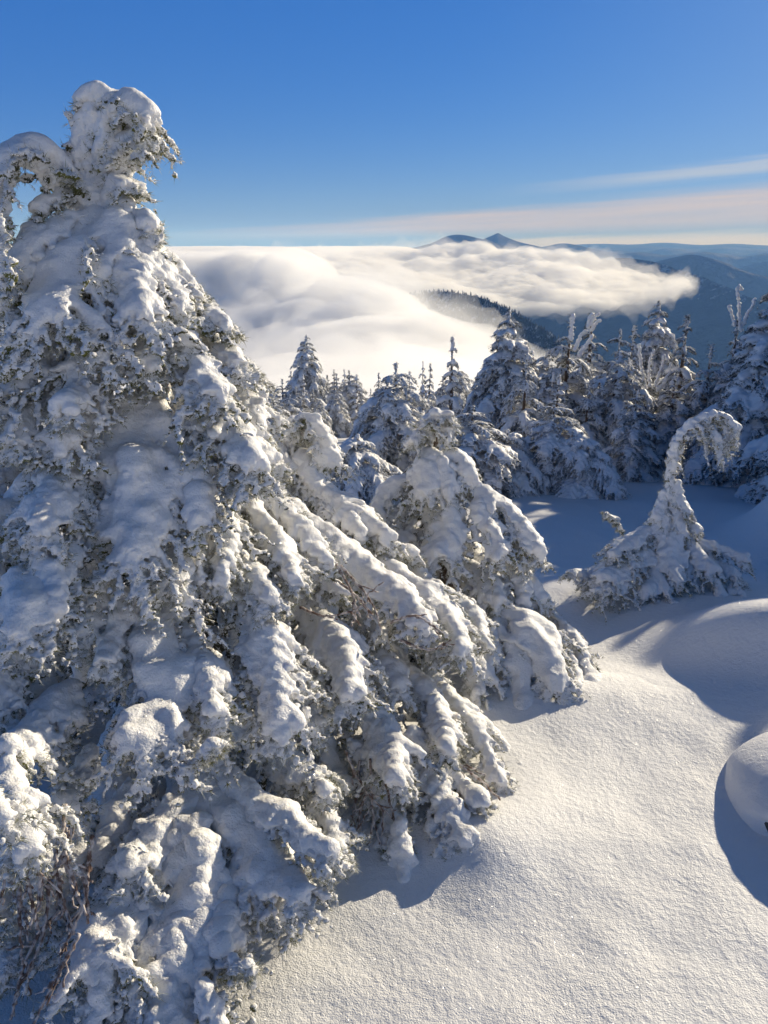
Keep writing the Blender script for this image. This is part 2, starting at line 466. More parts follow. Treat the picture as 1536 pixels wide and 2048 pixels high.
def bare_twigs(root, paths, name='bare_twig', r=.0035, m=None, seed=0):
    rs = np.random.default_rng(seed); base = np.array(root.location)
    for pts, d0, d1 in paths:
        sp, L = catmull(path(pts, d0, d1), 22); T = np.gradient(sp, axis=0)
        out = [(sp + rs.normal(0, .0012, sp.shape), np.linspace(r * 1.25, r * .7, 22))]
        for k in range(4):
            i = rs.integers(5, 20); d = unit(unit(T[i]) + rs.normal(0, .55, 3) + np.array([0, 0, -.2])); ln = L * rs.uniform(.15, .35)
            q = sp[i] + d * np.linspace(0, ln, 7)[:, None] + rs.normal(0, .002, (7, 3)); q[0] = sp[i]
            out.append((q, np.linspace(r * .8, r * .5, 7)))
        v, q, t = tubes(out, 6)
        n = normals(v, q, t); v = v + n * (fbm(v, 160., 2, 4) * r * .45)[:, None]
        add(name, mesh_from(name, v - base, [q, t], (m or M_TWIG,)), root)

# ------------------------------------------------------------------ ground
def ground_z(x, y):
    x = np.asarray(x, float); y = np.asarray(y, float)
    z = -1.62 - .13 * np.maximum(0, y - 2.5) * (y < 1e9)
    s = np.maximum(0, y - 13.); z = z - .42 * s * s / (s + 18.)
    z = z - .035 * np.maximum(0, y - 60)
    s2 = np.maximum(0, -x - 3); z = z - .10 * s2
    g = lambda cx, cy, rx, ry, h: h * np.exp(-((x - cx) / rx) ** 2 - ((y - cy) / ry) ** 2)
    z = z + g(.62, 2.62, .42, .30, .06)  + g(.45, 1.85, .20, .22, .025) + g(.28, 1.75, .15, .15, .05)
    bs = x * .7314 + y * .682; bq = x * .682 - y * .7314          # an unseen drift bank added beyond the right edge to shade the clearing
    z = z + 1.46 * np.exp(-((bs - 5.85) / .5) ** 2 - ((bq + .78) / 1.1) ** 4)
    z = z - g(1.25, 3.1, .55, .45, .10) + g(1.75, 3.75, .7, .45, .10) + g(1.5, 2.55, .5, .3, .03)
    z = z + g(-.3, 2.2, .7, .5, .10) + g(1.42, 3.75, .55, .36, .05) + g(1.66, 2.86, .8, .62, .05)
    p = np.stack([x, y, np.zeros_like(x)], -1).reshape(-1, 3)
    near = np.clip(1 - np.maximum(0, y - 9) / 6, 0, 1)
    nn = (fbm(p, .9, 2, 21) * .05).reshape(x.shape) * np.clip((y - 2.2) / 2, .12, 1) * near
    far = (fbm(p, .02, 4, 33) * 10).reshape(x.shape) * np.clip((y - 20) / 60, 0, 1)
    return z + nn + far

def gz(x, y): return float(ground_z(np.array([x]), np.array([y]))[0])

def build_ground():
    nx, ny = 440, 620
    u = np.linspace(-1, 1, nx); X = .9 + 500 * np.sinh(7.2 * u) / math.sinh(7.2)
    w = np.linspace(0, 1, ny); Y = .3 + 700 * (np.sinh(7.0 * w) / math.sinh(7.0))
    Y = np.concatenate([[-60, -20, -6, -2, -.8, -.3], Y])
    XX, YY = np.meshgrid(X, Y)
    Z = ground_z(XX, np.maximum(YY, 0.2))
    v = np.stack([XX, YY, Z], -1).reshape(-1, 3)
    near = (np.abs(v[:, 1] - 4) < 7) & (np.abs(v[:, 0]) < 8)
    pn = v.copy(); pn[:, 2] = 0
    v[:, 2] += np.where(near, fbm(pn, 9., 2, 50) * .004, 0)
    i = np.arange(len(Y) - 1)[:, None] * nx + np.arange(nx - 1)[None]
    f = np.stack([i, i + 1, i + nx + 1, i + nx], -1).reshape(-1, 4)
    o = add('snow_ground', mesh_from('snow_ground', v, f, (M_GROUND,)))
    tag(o, kind='structure'); return o
build_ground()

# ------------------------------------------------------------------ boulders
def boulder(label, c, r, seed, ang=0., bare=None):
    """rock under a thick coat of wind-packed snow"""
    root = empty('snowy_boulder', c, label, 'boulder'); rs = np.random.default_rng(seed)
    v, f = ICO4; v = v * np.array(r)
    ca, sa = math.cos(ang), math.sin(ang); v = v @ np.array([[ca, sa, 0], [-sa, ca, 0], [0, 0, 1]])
    q = v + np.array(c)
    n = q - np.array(c); n /= np.linalg.norm(n, axis=1, keepdims=True)
    rock = v * .93 + n * (fbm(q, 5., 3, seed) * .03 * max(r))[:, None]
    add('rock', mesh_from('rock', rock, f, (M_ROCK,)), root)
    s = v * 1.0 + n * (fbm(q, 2.2, 2, seed + 3) * .10 * min(r) + fbm(q, 14., 2, seed + 5) * .004)[:, None]
    if bare is not None:      # the snow coat thins away on this side, under the overhang
        bd = unit(np.array(bare)); k = np.clip((n @ bd - .85 + .16 * vnoise(q, 7., seed) + .07 * vnoise(q, 22., seed + 1)) / .07, 0, 1)
        s = s * (1 - .2 * k)[:, None]
    add('snow_coat', mesh_from('snow_coat', s, f, (M_GROUND,)), root)
    return root

def at_ground(px, row):
    """where the sight line through (px,row) meets the snow"""
    d = .6
    while d < 40:
        p = P(px, row, d)
        if p[2] < gz(p[0], d): return p
        d += .02
    return p
BUILD_TREES = True
boulder('snow-coated boulder at the right edge, dark bare rock under its lower left side', (1.47, 1.92, -1.635), (.40, .40, .18), 5, ang=.1, bare=(-.86, -.48, -.24))
def drifted_boulder(label, c, rx, ry, h, seed):
    """a rock wholly under a wind-smoothed drift that runs out into the snow around it"""
    z0 = gz(*c); root = empty('snowy_boulder', (c[0], c[1], z0), label, 'boulder')
    v, f = ICO3; v = v * np.array([rx * .55, ry * .55, h * .75])
    add('rock', mesh_from('rock', v, f, (M_ROCK,)), root)
    nr, na = 60, 140
    r = np.linspace(0, 1.9, nr)[:, None]; a = np.linspace(0, 2 * PI, na, endpoint=False)[None]
    X = c[0] + rx * r * np.cos(a); Y = c[1] + ry * r * np.sin(a); p = np.stack([X, Y, X * 0], -1).reshape(-1, 3)
    lop = 1 + .16 * np.cos(a - .6) + .07 * np.cos(2 * a + 1.)
    Z = ground_z(X, Y) + h * np.exp(-((r / lop) ** 2) ** 1.35) * (1 + .10 * vnoise(p, 3., seed).reshape(X.shape)) - .012 * np.clip((r - 1.5) / .4, 0, 1) + .003
    v = np.stack([X, Y, Z], -1).reshape(-1, 3) - np.array([c[0], c[1], z0])
    i = np.arange(nr - 1)[:, None] * na; j = np.arange(na)[None]; k = (j + 1) % na
    add('snow_coat', mesh_from('snow_coat', v, np.stack([i + j, i + k, i + na + k, i + na + j], -1).reshape(-1, 4)[:, ::-1], (M_GROUND,)), root)
drifted_boulder('low rounded boulder buried in snow in front of the crooked little fir', (1.64, 2.93), .46, .36, .285, 9)
pr = at_ground(1338, 1296)
boulder('small dark stone tip poking out of the snow left of the low rounded boulder', (pr[0], pr[1], pr[2] + .0), (.022, .03, .024), 12, bare=(-.5, -.7, .2))

# ------------------------------------------------------------------ the tall fir on the left
if BUILD_TREES:
    A = [
     # leader
     ([(209, 420), (196, 310), (188, 205)], 2.30, 2.27, 50, dict(pad=.95, th=0.105)), ([(216, 330), (246, 228), (284, 228), (300, 262)], 2.30, 2.24, 44, dict(pad=.95, th=0.084)),
     ([(222, 380), (256, 300), (290, 296)], 2.30, 2.22, 36, dict(pad=.95, th=0.070)), ([(219, 430), (246, 372), (269, 372)], 2.30, 2.23, 34, dict(pad=.95, th=0.070)),
     ([(199, 420), (176, 350), (158, 295)], 2.30, 2.30, 38, dict(pad=.95, th=0.084)), ([(212, 450), (239, 415), (260, 428)], 2.30, 2.24, 30, dict(pad=.95, th=0.056)),
     ([(174, 215), (214, 195), (269, 215)], 2.30, 2.28, 36, dict(pad=.95, th=0.077)), ([(224, 440), (219, 480), (209, 510)], 2.25, 2.15, 60),
     # arch and knob
     ([(199, 430), (124, 345), (49, 312), (-41, 390)], 2.32, 2.12, 56, dict(th=.075, pad=.85)), ([(174, 390), (124, 400), (79, 425)], 2.28, 2.2, 30),
     ([(34, 330), (-8, 400), (-21, 450)], 2.2, 2.1, 36), ([(-1, 430), (-6, 490), (-16, 560)], 2.0, 1.95, 34, dict(snow=.4)),
     ([(242, 480), (280, 440), (306, 462)], 2.30, 2.2, 26, dict(th=.03)), ([(246, 480), (284, 480), (310, 505)], 2.28, 2.2, 24, dict(th=.025)),
     # broad shoulder
     ([(215, 430), (165, 490), (125, 570), (100, 630)], 2.25, 1.93, 118, dict(th=.075)), ([(225, 440), (255, 510), (275, 590), (285, 640)], 2.25, 1.98, 72, dict(th=.055)),
     ([(190, 440), (90, 475), (20, 540), (-15, 620)], 2.25, 2.02, 76, dict(th=.06)), ([(250, 450), (305, 515), (345, 580), (368, 625)], 2.30, 2.1, 46),
     ([(290, 490), (345, 540), (392, 602)], 2.35, 2.2, 36), ([(330, 560), (400, 610), (456, 655)], 2.35, 2.15, 36), ([(300, 590), (355, 650), (375, 695)], 2.25, 2.05, 42),
     # middle tiers
     ([(230, 650), (120, 685), (30, 730), (-25, 800)], 2.22, 1.9, 86, dict(th=.065)), ([(235, 620), (190, 690), (160, 760), (130, 815)], 2.15, 1.85, 66),
     ([(260, 600), (285, 660), (295, 725)], 2.2, 1.98, 56, dict(snow=.5)), ([(285, 650), (340, 695), (400, 740), (432, 795)], 2.25, 1.95, 58, dict(th=.055)),
     ([(345, 640), (420, 685), (482, 735)], 2.35, 2.1, 42), ([(385, 690), (455, 760), (500, 820), (522, 870)], 2.35, 2.1, 44, dict(th=.05)),
     ([(120, 770), (60, 820), (20, 890)], 2.1, 1.85, 62), ([(200, 750), (160, 830), (110, 890)], 2.15, 1.88, 56), ([(370, 780), (440, 830), (505, 880), (532, 935)], 2.3, 2.0, 46),
     # the great drooping pad and the shelf beside it
     ([(285, 790), (285, 870), (282, 960), (270, 1060), (258, 1130)], 2.12, 1.72, 118, dict(th=.085)), ([(320, 810), (370, 885), (402, 965), (400, 1055)], 2.15, 1.85, 56),
     ([(300, 785), (390, 825), (470, 870), (502, 935)], 2.22, 1.92, 66, dict(th=.06)), ([(430, 860), (470, 910), (480, 970)], 2.15, 1.95, 40, dict(snow=.3)),
     ([(220, 840), (150, 920), (108, 990), (78, 1060)], 2.1, 1.7, 78, dict(th=.06)), ([(100, 990), (68, 1080), (108, 1160), (105, 1245)], 1.8, 1.58, 42, dict(th=.05)),
     ([(60, 970), (-10, 1080), (-25, 1210)], 2.0, 1.7, 84, dict(th=.07)), ([(130, 1090), (70, 1160), (30, 1270)], 1.8, 1.5, 82, dict(th=.07)),
     ([(185, 1090), (190, 1180), (180, 1270)], 1.95, 1.75, 62),
     # right flank
     ([(400, 930), (430, 1010), (450, 1085), (440, 1155)], 2.2, 1.85, 52), ([(440, 960), (520, 1040), (570, 1110), (592, 1165)], 2.3, 1.92, 42),
     ([(480, 940), (560, 1010), (610, 1070), (650, 1125)], 2.4, 2.1, 36), ([(390, 1065), (352, 1125), (330, 1185)], 1.95, 1.75, 46), ([(430, 1085), (500, 1150), (545, 1205)], 2.05, 1.85, 42),
     ([(520, 1000), (590, 1080), (620, 1140), (680, 1190)], 2.5, 2.2, 32),
     # second great pad and its neighbours
     ([(315, 1205), (312, 1300), (312, 1400), (290, 1495)], 1.9, 1.45, 116, dict(th=.08)), ([(370, 1265), (410, 1350), (432, 1435)], 1.85, 1.55, 52),
     ([(462, 1165), (520, 1250), (552, 1350), (556, 1465)], 2.0, 1.6, 76, dict(th=.055)), ([(420, 1300), (470, 1400), (492, 1485)], 2.0, 1.8, 52, dict(snow=.5)),
     ([(260, 1180), (230, 1260), (210, 1330)], 1.85, 1.65, 44), ([(150, 1380), (80, 1440), (20, 1525)], 1.7, 1.4, 86, dict(th=.06)),
     ([(190, 1500), (150, 1560), (120, 1625)], 1.6, 1.4, 60), ([(20, 1480), (18, 1570), (40, 1640), (60, 1710)], 1.4, 1.15, 70), ([(-60, 1560), (-20, 1610), (14, 1655)], 1.1, 1.0, 50),
     # lowest boughs reaching for the camera
     ([(400, 1530), (480, 1590), (580, 1650), (662, 1715)], 1.75, 1.42, 58, dict(th=.055)), ([(420, 1590), (470, 1660), (540, 1735), (600, 1785)], 1.65, 1.36, 100, dict(th=.066)),
     ([(400, 1595), (340, 1635), (290, 1685), (270, 1735)], 1.65, 1.4, 84, dict(th=.05, pad=.95)), ([(390, 1640), (300, 1740), (222, 1840), (182, 1935)], 1.55, 1.2, 135, dict(th=.056, pad=.95)),
     ([(400, 1680), (370, 1800), (340, 1920), (322, 2070)], 1.5, 1.12, 170, dict(th=.056, pad=.95)), ([(440, 1745), (452, 1835), (440, 1925)], 1.45, 1.25, 56),
     ([(400, 1965), (450, 1932), (502, 1945)], 1.3, 1.2, 30), ([(232, 1885), (200, 1985), (180, 2090)], 1.25, 1.1, 62), ([(400, 1965), (430, 2025), (440, 2110)], 1.2, 1.1, 46),
     ([(375, 1555), (402, 1515), (440, 1492)], 1.5, 1.42, 28, dict(snow=.4)), ([(520, 1500), (590, 1560), (650, 1640), (682, 1705)], 1.85, 1.55, 60, dict(snow=.6)),
     ([(500, 1440), (585, 1520), (652, 1585)], 1.95, 1.65, 50), ([(70, 870), (5, 935), (-35, 1000)], 2.25, 1.98, 72), ([(50, 1250), (0, 1330), (-30, 1430)], 1.8, 1.52, 84), ([(110, 1290), (75, 1370), (55, 1445)], 1.8, 1.6, 62),
     ([(60, 800), (-10, 860), (-40, 940)], 2.3, 2.1, 66),
     ([(150, 1560), (90, 1650), (50, 1760)], 1.6, 1.35, 70, dict(snow=.3)), ([(180, 1640), (130, 1740), (90, 1850)], 1.6, 1.35, 64, dict(snow=.2)), ([(60, 1640), (10, 1740), (-20, 1850)], 1.5, 1.3, 70, dict(snow=.3)),
     ([(260, 1560), (230, 1640), (200, 1720)], 1.7, 1.5, 60, dict(snow=.7)), ([(90, 1760), (40, 1850), (10, 1950)], 1.45, 1.25, 55, dict(snow=.2)),
     ([(470, 1700), (540, 1780), (590, 1850)], 1.5, 1.38, 44), 
    ]
    ax = P(240, 300, 2.32)
    tb = np.array([ax[0] + .02, 2.42, gz(ax[0], 2.42) - .05])
    tr = ([tb, np.array([ax[0] + .01, 2.4, -.7]), np.array([ax[0], 2.35, -.1]), P(222, 320, 2.32), P(216, 215, 2.3)], [.075, .06, .035, .02, .01])
    tall, _ = hero_tree('fir_tree', 'tallest fir, filling the left side, its rime-plastered knobbly leader against the sky', tuple(tb), A, tr, 3)
    inner_branches(tall, [tb + np.array([0, 0, .25]), np.array([ax[0], 2.4, -.7]), P(240, 470, 2.35)], [.75, .62, .42, .12], 64, 7)
    bare_twigs(tall, [([(120, 1820), (60, 1900), (20, 2040)], 1.3, 1.2), ([(160, 1870), (110, 1960), (60, 2060)], 1.2, 1.1), ([(60, 1650), (80, 1760), (70, 1840)], 1.2, 1.15),
                      ([(0, 1700), (30, 1790), (60, 1850)], 1.35, 1.25), ([(150, 1650), (120, 1760), (110, 1850)], 1.5, 1.35), ([(110, 1640), (60, 1740), (10, 1800)], 1.5, 1.35),
                      ([(470, 1170), (520, 1250), (590, 1300)], 2.1, 1.9), ([(100, 1690), (120, 1780), (90, 1900)], 1.5, 1.4),
                      *[([(a, 1600 + b), (a - 10 + 3 * (b % 7), 1680 + b), (a - 45 + 7 * (b % 13), 1780 + b)], 1.32, 1.22) for a, b in ((20, 30), (50, 75), (80, 20), (110, 90), (140, 50), (165, 130), (40, 150), (95, 170), (130, 10), (185, 70))]], r=.004, seed=5)

    Cc = [
     ([(565, 1010), (620, 1052), (720, 1125), (800, 1195), (850, 1255)], 2.7, 2.15, 56, dict(th=.06)), ([(760, 1125), (850, 1185), (900, 1245), (922, 1312)], 2.6, 2.15, 46, dict(th=.05)),
     ([(830, 1145), (890, 1185), (950, 1235), (962, 1285)], 2.75, 2.35, 38), ([(580, 1180), (640, 1240), (688, 1310), (700, 1395)], 2.4, 1.85, 72, dict(th=.06)),
     ([(640, 1240), (740, 1295), (802, 1380)], 2.5, 2.1, 46), ([(700, 1345), (742, 1420), (782, 1500), (792, 1565)], 2.2, 1.75, 58, dict(th=.055)),
     ([(770, 1285), (832, 1360), (880, 1440), (892, 1505)], 2.4, 1.9, 46), ([(840, 1325), (900, 1400), (960, 1480), (1002, 1565)], 2.4, 1.95, 42),
     ([(900, 1395), (960, 1450), (1012, 1510), (1046, 1542)], 2.35, 2.08, 30), ([(820, 1455), (852, 1540), (900, 1620), (932, 1692)], 2.05, 1.7, 58),
     ([(880, 1520), (930, 1580), (972, 1605)], 2.0, 1.82, 34), ([(800, 1640), (802, 1710), (812, 1790)], 1.76, 1.62, 40), ([(900, 1620), (942, 1660), (982, 1702)], 1.9, 1.76, 30),
     ([(560, 1285), (602, 1380), (622, 1465)], 2.15, 1.85, 46), ([(780, 1245), (852, 1285), (922, 1322)], 2.5, 2.2, 28), ([(640, 1120), (690, 1190), (740, 1230), (760, 1280)], 2.5, 2.25, 30, dict(snow=.5)),
     ([(700, 1480), (760, 1560), (780, 1640), (770, 1700)], 1.95, 1.72, 44, dict(snow=.3)), ([(860, 1640), (872, 1690), (880, 1740)], 1.8, 1.7, 28, dict(snow=.5)),
     ([(930, 1290), (960, 1340), (950, 1390)], 2.6, 2.4, 36, dict(snow=.4)), ([(640, 1440), (660, 1520), (690, 1580)], 2.05, 1.85, 42),
    ]
    tb = np.array([.02, 2.55, gz(.02, 2.55) - .04])
    tr = ([tb, P(690, 1300, 2.6), P(600, 1080, 2.75), P(560, 1000, 2.8)], [.05, .04, .022, .01])
    low, _ = hero_tree('fir_tree', 'broad low fir sweeping down to the right onto open snow, bare brown twigs showing', tuple(tb), Cc, tr, 31)
    inner_branches(low, [tb + np.array([0, 0, .15]), P(680, 1290, 2.6), P(590, 1060, 2.78)], [.62, .45, .12], 34, 17)
    bare_twigs(low, [([(650, 1150), (700, 1180), (745, 1230)], 2.15, 2.1), ([(672, 1130), (705, 1190), (712, 1245)], 2.12, 2.05), ([(680, 1130), (740, 1200), (762, 1260)], 2.12, 2.03),
                     ([(600, 1215), (650, 1232), (712, 1222)], 2.05, 2.0), ([(780, 1245), (830, 1232), (880, 1262)], 2.1, 2.08), ([(800, 1280), (860, 1300), (902, 1280)], 2.1, 2.08),
                     ([(740, 1520), (745, 1620), (760, 1690)], 1.85, 1.72), ([(760, 1540), (720, 1620), (730, 1690)], 1.85, 1.75), ([(720, 1520), (712, 1600), (700, 1660)], 1.88, 1.78),
                     ([(770, 1560), (790, 1640), (830, 1700)], 1.85, 1.72), ([(880, 1500), (960, 1560), (1000, 1600)], 1.95, 1.88), ([(690, 1500), (730, 1580), (790, 1640)], 1.86, 1.76),
                     ([(520, 1440), (590, 1420), (650, 1400)], 1.95, 1.9)], r=.0035, seed=6)

    B = [
     ([(600, 1010), (600, 920), (592, 855), (622, 838), (650, 900)], 3.0, 2.9, 34, dict(th=.055)), ([(610, 850), (640, 880), (655, 935)], 2.95, 2.88, 34), ([(598, 845), (578, 880), (574, 920)], 3.0, 2.95, 30),
     ([(600, 900), (620, 940), (640, 985)], 2.95, 2.8, 40), ([(545, 925), (640, 975), (720, 1030), (776, 1082)], 3.0, 2.6, 40, dict(th=.055)), ([(600, 960), (670, 1000), (722, 1072)], 2.9, 2.6, 40),
     ([(560, 900), (536, 955), (545, 1005)], 2.9, 2.7, 36), ([(700, 1050), (770, 1090), (822, 1110)], 2.9, 2.7, 28), ([(500, 760), (515, 765), (522, 800), (505, 850)], 3.3, 3.25, 26),
     ([(520, 880), (552, 900), (580, 950)], 3.0, 2.85, 34),
    ]
    tb = np.array([-.34, 3.05, gz(-.34, 3.05) - .03])
    tr = ([tb, P(605, 1000, 3.0), P(600, 850, 3.0)], [.035, .025, .01])
    hood, _ = hero_tree('fir_tree', 'small hooded fir bowed over just behind the slope of the tallest fir', tuple(tb), B, tr, 41)
    inner_branches(hood, [tb + np.array([0, 0, .1]), P(605, 1000, 3.02), P(600, 900, 3.0)], [.45, .3, .1], 16, 18)

    Dd = [
     ([(862, 895), (850, 858), (868, 838), (904, 836)], 3.2, 3.15, 24, dict(th=.05)), ([(850, 885), (836, 872), (826, 886)], 3.2, 3.15, 20, dict(th=.035)), ([(872, 872), (894, 856), (898, 882)], 3.2, 3.13, 18, dict(th=.03)),
     ([(868, 905), (858, 940), (846, 990)], 3.18, 3.02, 42, dict(th=.062, pad=.8)), ([(884, 905), (922, 922), (946, 968)], 3.2, 3.08, 36, dict(th=.055, pad=.6)), ([(880, 920), (892, 960), (900, 1000)], 3.12, 3.0, 30),
     ([(850, 960), (805, 962), (770, 990), (756, 1028)], 3.2, 3.1, 26, dict(th=.045)), ([(840, 1015), (800, 1022), (772, 1044), (746, 1082)], 3.2, 3.05, 24), ([(830, 1040), (812, 1070), (800, 1100)], 3.15, 3.0, 26),
     ([(905, 1000), (900, 1045), (885, 1090), (872, 1118)], 3.05, 2.82, 50, dict(th=.055)), ([(900, 985), (978, 1000), (1038, 1050), (1074, 1108)], 3.15, 2.92, 38, dict(th=.062, pad=.8)),
     ([(940, 1010), (985, 1055), (1000, 1105)], 3.05, 2.85, 42), ([(980, 1020), (1035, 1070), (1050, 1120)], 3.1, 2.95, 34),
     ([(850, 1130), (838, 1165), (832, 1200)], 3.0, 2.82, 40), ([(920, 1130), (975, 1160), (1000, 1205)], 3.0, 2.78, 44, dict(th=.05)), ([(985, 1120), (1052, 1155), (1086, 1205)], 3.1, 2.92, 36, dict(th=.045)), ([(1010, 1130), (1040, 1170), (1048, 1210)], 3.0, 2.85, 34),
     ([(950, 1225), (1010, 1228), (1066, 1262), (1108, 1325), (1112, 1380)], 2.9, 2.45, 72, dict(th=.075, pad=.95)), ([(1010, 1290), (1042, 1335), (1046, 1390), (1040, 1430)], 2.65, 2.4, 62, dict(th=.065, pad=.8)),
     ([(1085, 1220), (1142, 1270), (1170, 1330), (1194, 1390)], 3.0, 2.55, 28), ([(1105, 1390), (1132, 1435), (1150, 1476)], 2.5, 2.3, 28, dict(th=.05)), ([(1130, 1300), (1150, 1350), (1150, 1390)], 2.75, 2.5, 30),
     ([(930, 1255), (958, 1330), (980, 1402)], 2.8, 2.5, 38), ([(950, 1385), (990, 1450), (1012, 1530), (1042, 1562)], 2.45, 2.15, 26), ([(985, 1250), (975, 1290), (985, 1320)], 2.7, 2.55, 34, dict(snow=.15)), ([(1060, 1290), (1075, 1320), (1085, 1350)], 2.65, 2.55, 30, dict(snow=.15)),
    ]
    tb = np.array([.30, 3.1, gz(.30, 3.1) - .03])
    tr = ([tb, P(890, 1100, 3.15), P(868, 850, 3.2)], [.04, .028, .008])
    mid, _ = hero_tree('fir_tree', 'mid-sized fir in the centre with round snow cap and dark hollow under its lowest bough', tuple(tb), Dd, tr, 51, ws=1.0)
    inner_branches(mid, [tb + np.array([0, 0, .12]), P(890, 1100, 3.2), P(866, 900, 3.22)], [.46, .32, .08], 26, 19)

    E = [
     ([(1352, 1085), (1336, 1005), (1343, 935), (1356, 885)], 3.9, 3.87, 17, dict(th=.03, droop=.3)), ([(1345, 930), (1362, 872), (1400, 838), (1442, 830), (1474, 862)], 3.9, 3.85, 17, dict(th=.038, droop=.9, pad=.5)), ([(1352, 960), (1360, 1000), (1380, 1030)], 3.87, 3.8, 18), ([(1330, 980), (1322, 1010), (1312, 1040)], 3.87, 3.8, 18), ([(1345, 1050), (1342, 1110), (1350, 1160)], 3.8, 3.55, 36, dict(th=.05)), ([(1400, 1100), (1430, 1130), (1470, 1150)], 3.85, 3.65, 32), ([(1250, 1100), (1225, 1140), (1210, 1180)], 3.7, 3.5, 34, dict(th=.05)), ([(1430, 1160), (1440, 1195), (1430, 1215)], 3.6, 3.45, 30), ([(1392, 842), (1420, 858), (1440, 898)], 3.88, 3.82, 26, dict(th=.035)), ([(1420, 832), (1448, 850), (1456, 886)], 3.9, 3.86, 24, dict(th=.04)),
     ([(1440, 828), (1462, 850), (1466, 880)], 3.87, 3.84, 16, dict(th=.03)), ([(1366, 874), (1394, 866), (1412, 886)], 3.88, 3.84, 20, dict(th=.02)),
     ([(1340, 970), (1352, 1020), (1362, 1070)], 3.88, 3.75, 22), ([(1338, 1000), (1325, 1045), (1322, 1095)], 3.88, 3.72, 26), ([(1345, 1020), (1375, 1050), (1395, 1060)], 3.88, 3.8, 18),
     ([(1330, 1050), (1290, 1065), (1250, 1088), (1226, 1112)], 3.9, 3.6, 26, dict(th=.05)), ([(1246, 1070), (1230, 1042), (1210, 1030)], 3.68, 3.62, 10, dict(th=.02)),
     ([(1352, 1058), (1392, 1085), (1442, 1098), (1492, 1120)], 3.9, 3.72, 24, dict(th=.045)), ([(1370, 1080), (1400, 1115), (1425, 1142)], 3.8, 3.6, 30, dict(th=.05)),
     ([(1370, 1120), (1390, 1180), (1392, 1222)], 3.7, 3.48, 34), ([(1420, 1125), (1450, 1165), (1482, 1192)], 3.75, 3.55, 34), ([(1300, 1095), (1260, 1125), (1200, 1160)], 3.8, 3.5, 40, dict(th=.06)),
     ([(1330, 1100), (1312, 1150), (1290, 1190)], 3.75, 3.5, 40, dict(th=.055)), ([(1210, 1130), (1172, 1150), (1142, 1145)], 3.7, 3.6, 22), ([(1255, 1160), (1230, 1180), (1190, 1185)], 3.55, 3.45, 26),
    ]
    pe = P(1362, 1160, 3.85); tb = np.array([pe[0], 3.85, gz(pe[0], 3.85) - .03])
    tr = ([tb, P(1352, 1080, 3.9), P(1338, 1000, 3.9), P(1365, 885, 3.89), P(1402, 838, 3.88), P(1442, 828, 3.87), P(1470, 852, 3.86)], [.035, .026, .018, .013, .01, .008, .005])
    crook, _ = hero_tree('fir_tree', 'small crooked fir on the right whose iced tip bends over like a hook', tuple(tb), E, tr, 61, ws=1.08)
    inner_branches(crook, [tb + np.array([0, 0, .08]), P(1352, 1090, 3.9)], [.42, .2], 18, 20)
# ------------------------------------------------------------------ the spruces behind
def spruce_proto(seed, whorls=11, per=5, R=.5, H=1.8, snow=.8, tip=.0, ragged=.2, th=.05, droop=.55, bare=0):
    """meshes of one small snow-laden spruce, base at the origin: trunk, crown, snow"""
    rs = np.random.default_rng(seed); acc = []
    for w in range(whorls):
        t = (w + .35) / whorls; z = H * (.04 + .93 * t ** .95) * (1 - tip * t)
        for k in range(per if t < .8 else max(3, per - 2)):
            if rs.random() < bare * (1 if .2 < t < .8 else .3): continue
            a = 2 * PI * (k + rs.uniform(-.3, .3)) / per + w * 1.1
            L = R * ((1 - t) ** .72 * .95 + .11) * rs.uniform(1 - ragged, 1 + ragged * .8)
            d = np.array([math.cos(a), math.sin(a), 0.]); zz = z + rs.normal(0, .02)
            p0 = np.array([0, 0, zz]); dz = -L * rs.uniform(.25, .75) * (1.1 - .8 * t)
            pts = [p0, p0 + d * L * .45 + np.array([0, 0, .06 * L + dz * .1]), p0 + d * L * .82 + np.array([0, 0, dz * .5]), p0 + d * L + np.array([0, 0, dz])]
            acc.append(bough_raw(pts, max(.035, L * .36), th * (.55 + .5 * (1 - t)) * rs.uniform(.7, 1.25), rs, twr=.0115, tsp=.048, sub=L > .2, nneed=16, pad=.8, snow=snow, droop=droop))
    p0 = np.array([0, 0, H * (.93 - tip * .9)])
    acc.append(bough_raw([p0, p0 + np.array([.01, 0, .05]), np.array([.015, .01, H])], .06, .036, rs, twr=.013, tsp=.05, sub=False, nneed=10, snow=snow))
    Rr = {k: np.concatenate([a[k] for a in acc]) for k in acc[0]}
    Rr['ndir'] = Rr['ndir'] * 1.25
    zz = np.linspace(H * .5, H * 1.0, 46)          # rime sheathing the upper stem
    stem = np.stack([rs.normal(.006, .006, 46), rs.normal(.004, .006, 46), zz], 1)
    Rr['tc'] = np.concatenate([Rr['tc'], stem]); Rr['tr'] = np.concatenate([Rr['tr'], rs.uniform(.014, .026, 46)])
    zero = np.zeros(3)
    crown = twig_mesh('crown', Rr, zero, .0105, .004, 60., rs, (M_RIMEB, M_NEEDLEB), nw=.0026)
    sn = snow_mesh('snow_load', Rr, zero, .0125, .006, rs, (M_FARSNOW,), 2)
    v, q, t = tubes([(np.array([[0, 0, -.25], [0, 0, H * .5], [.01, .005, H * .96]]), [.045, .03, .008])], 8)
    return mesh_from('trunk', v, [q, t], (M_BARK,)), crown, sn

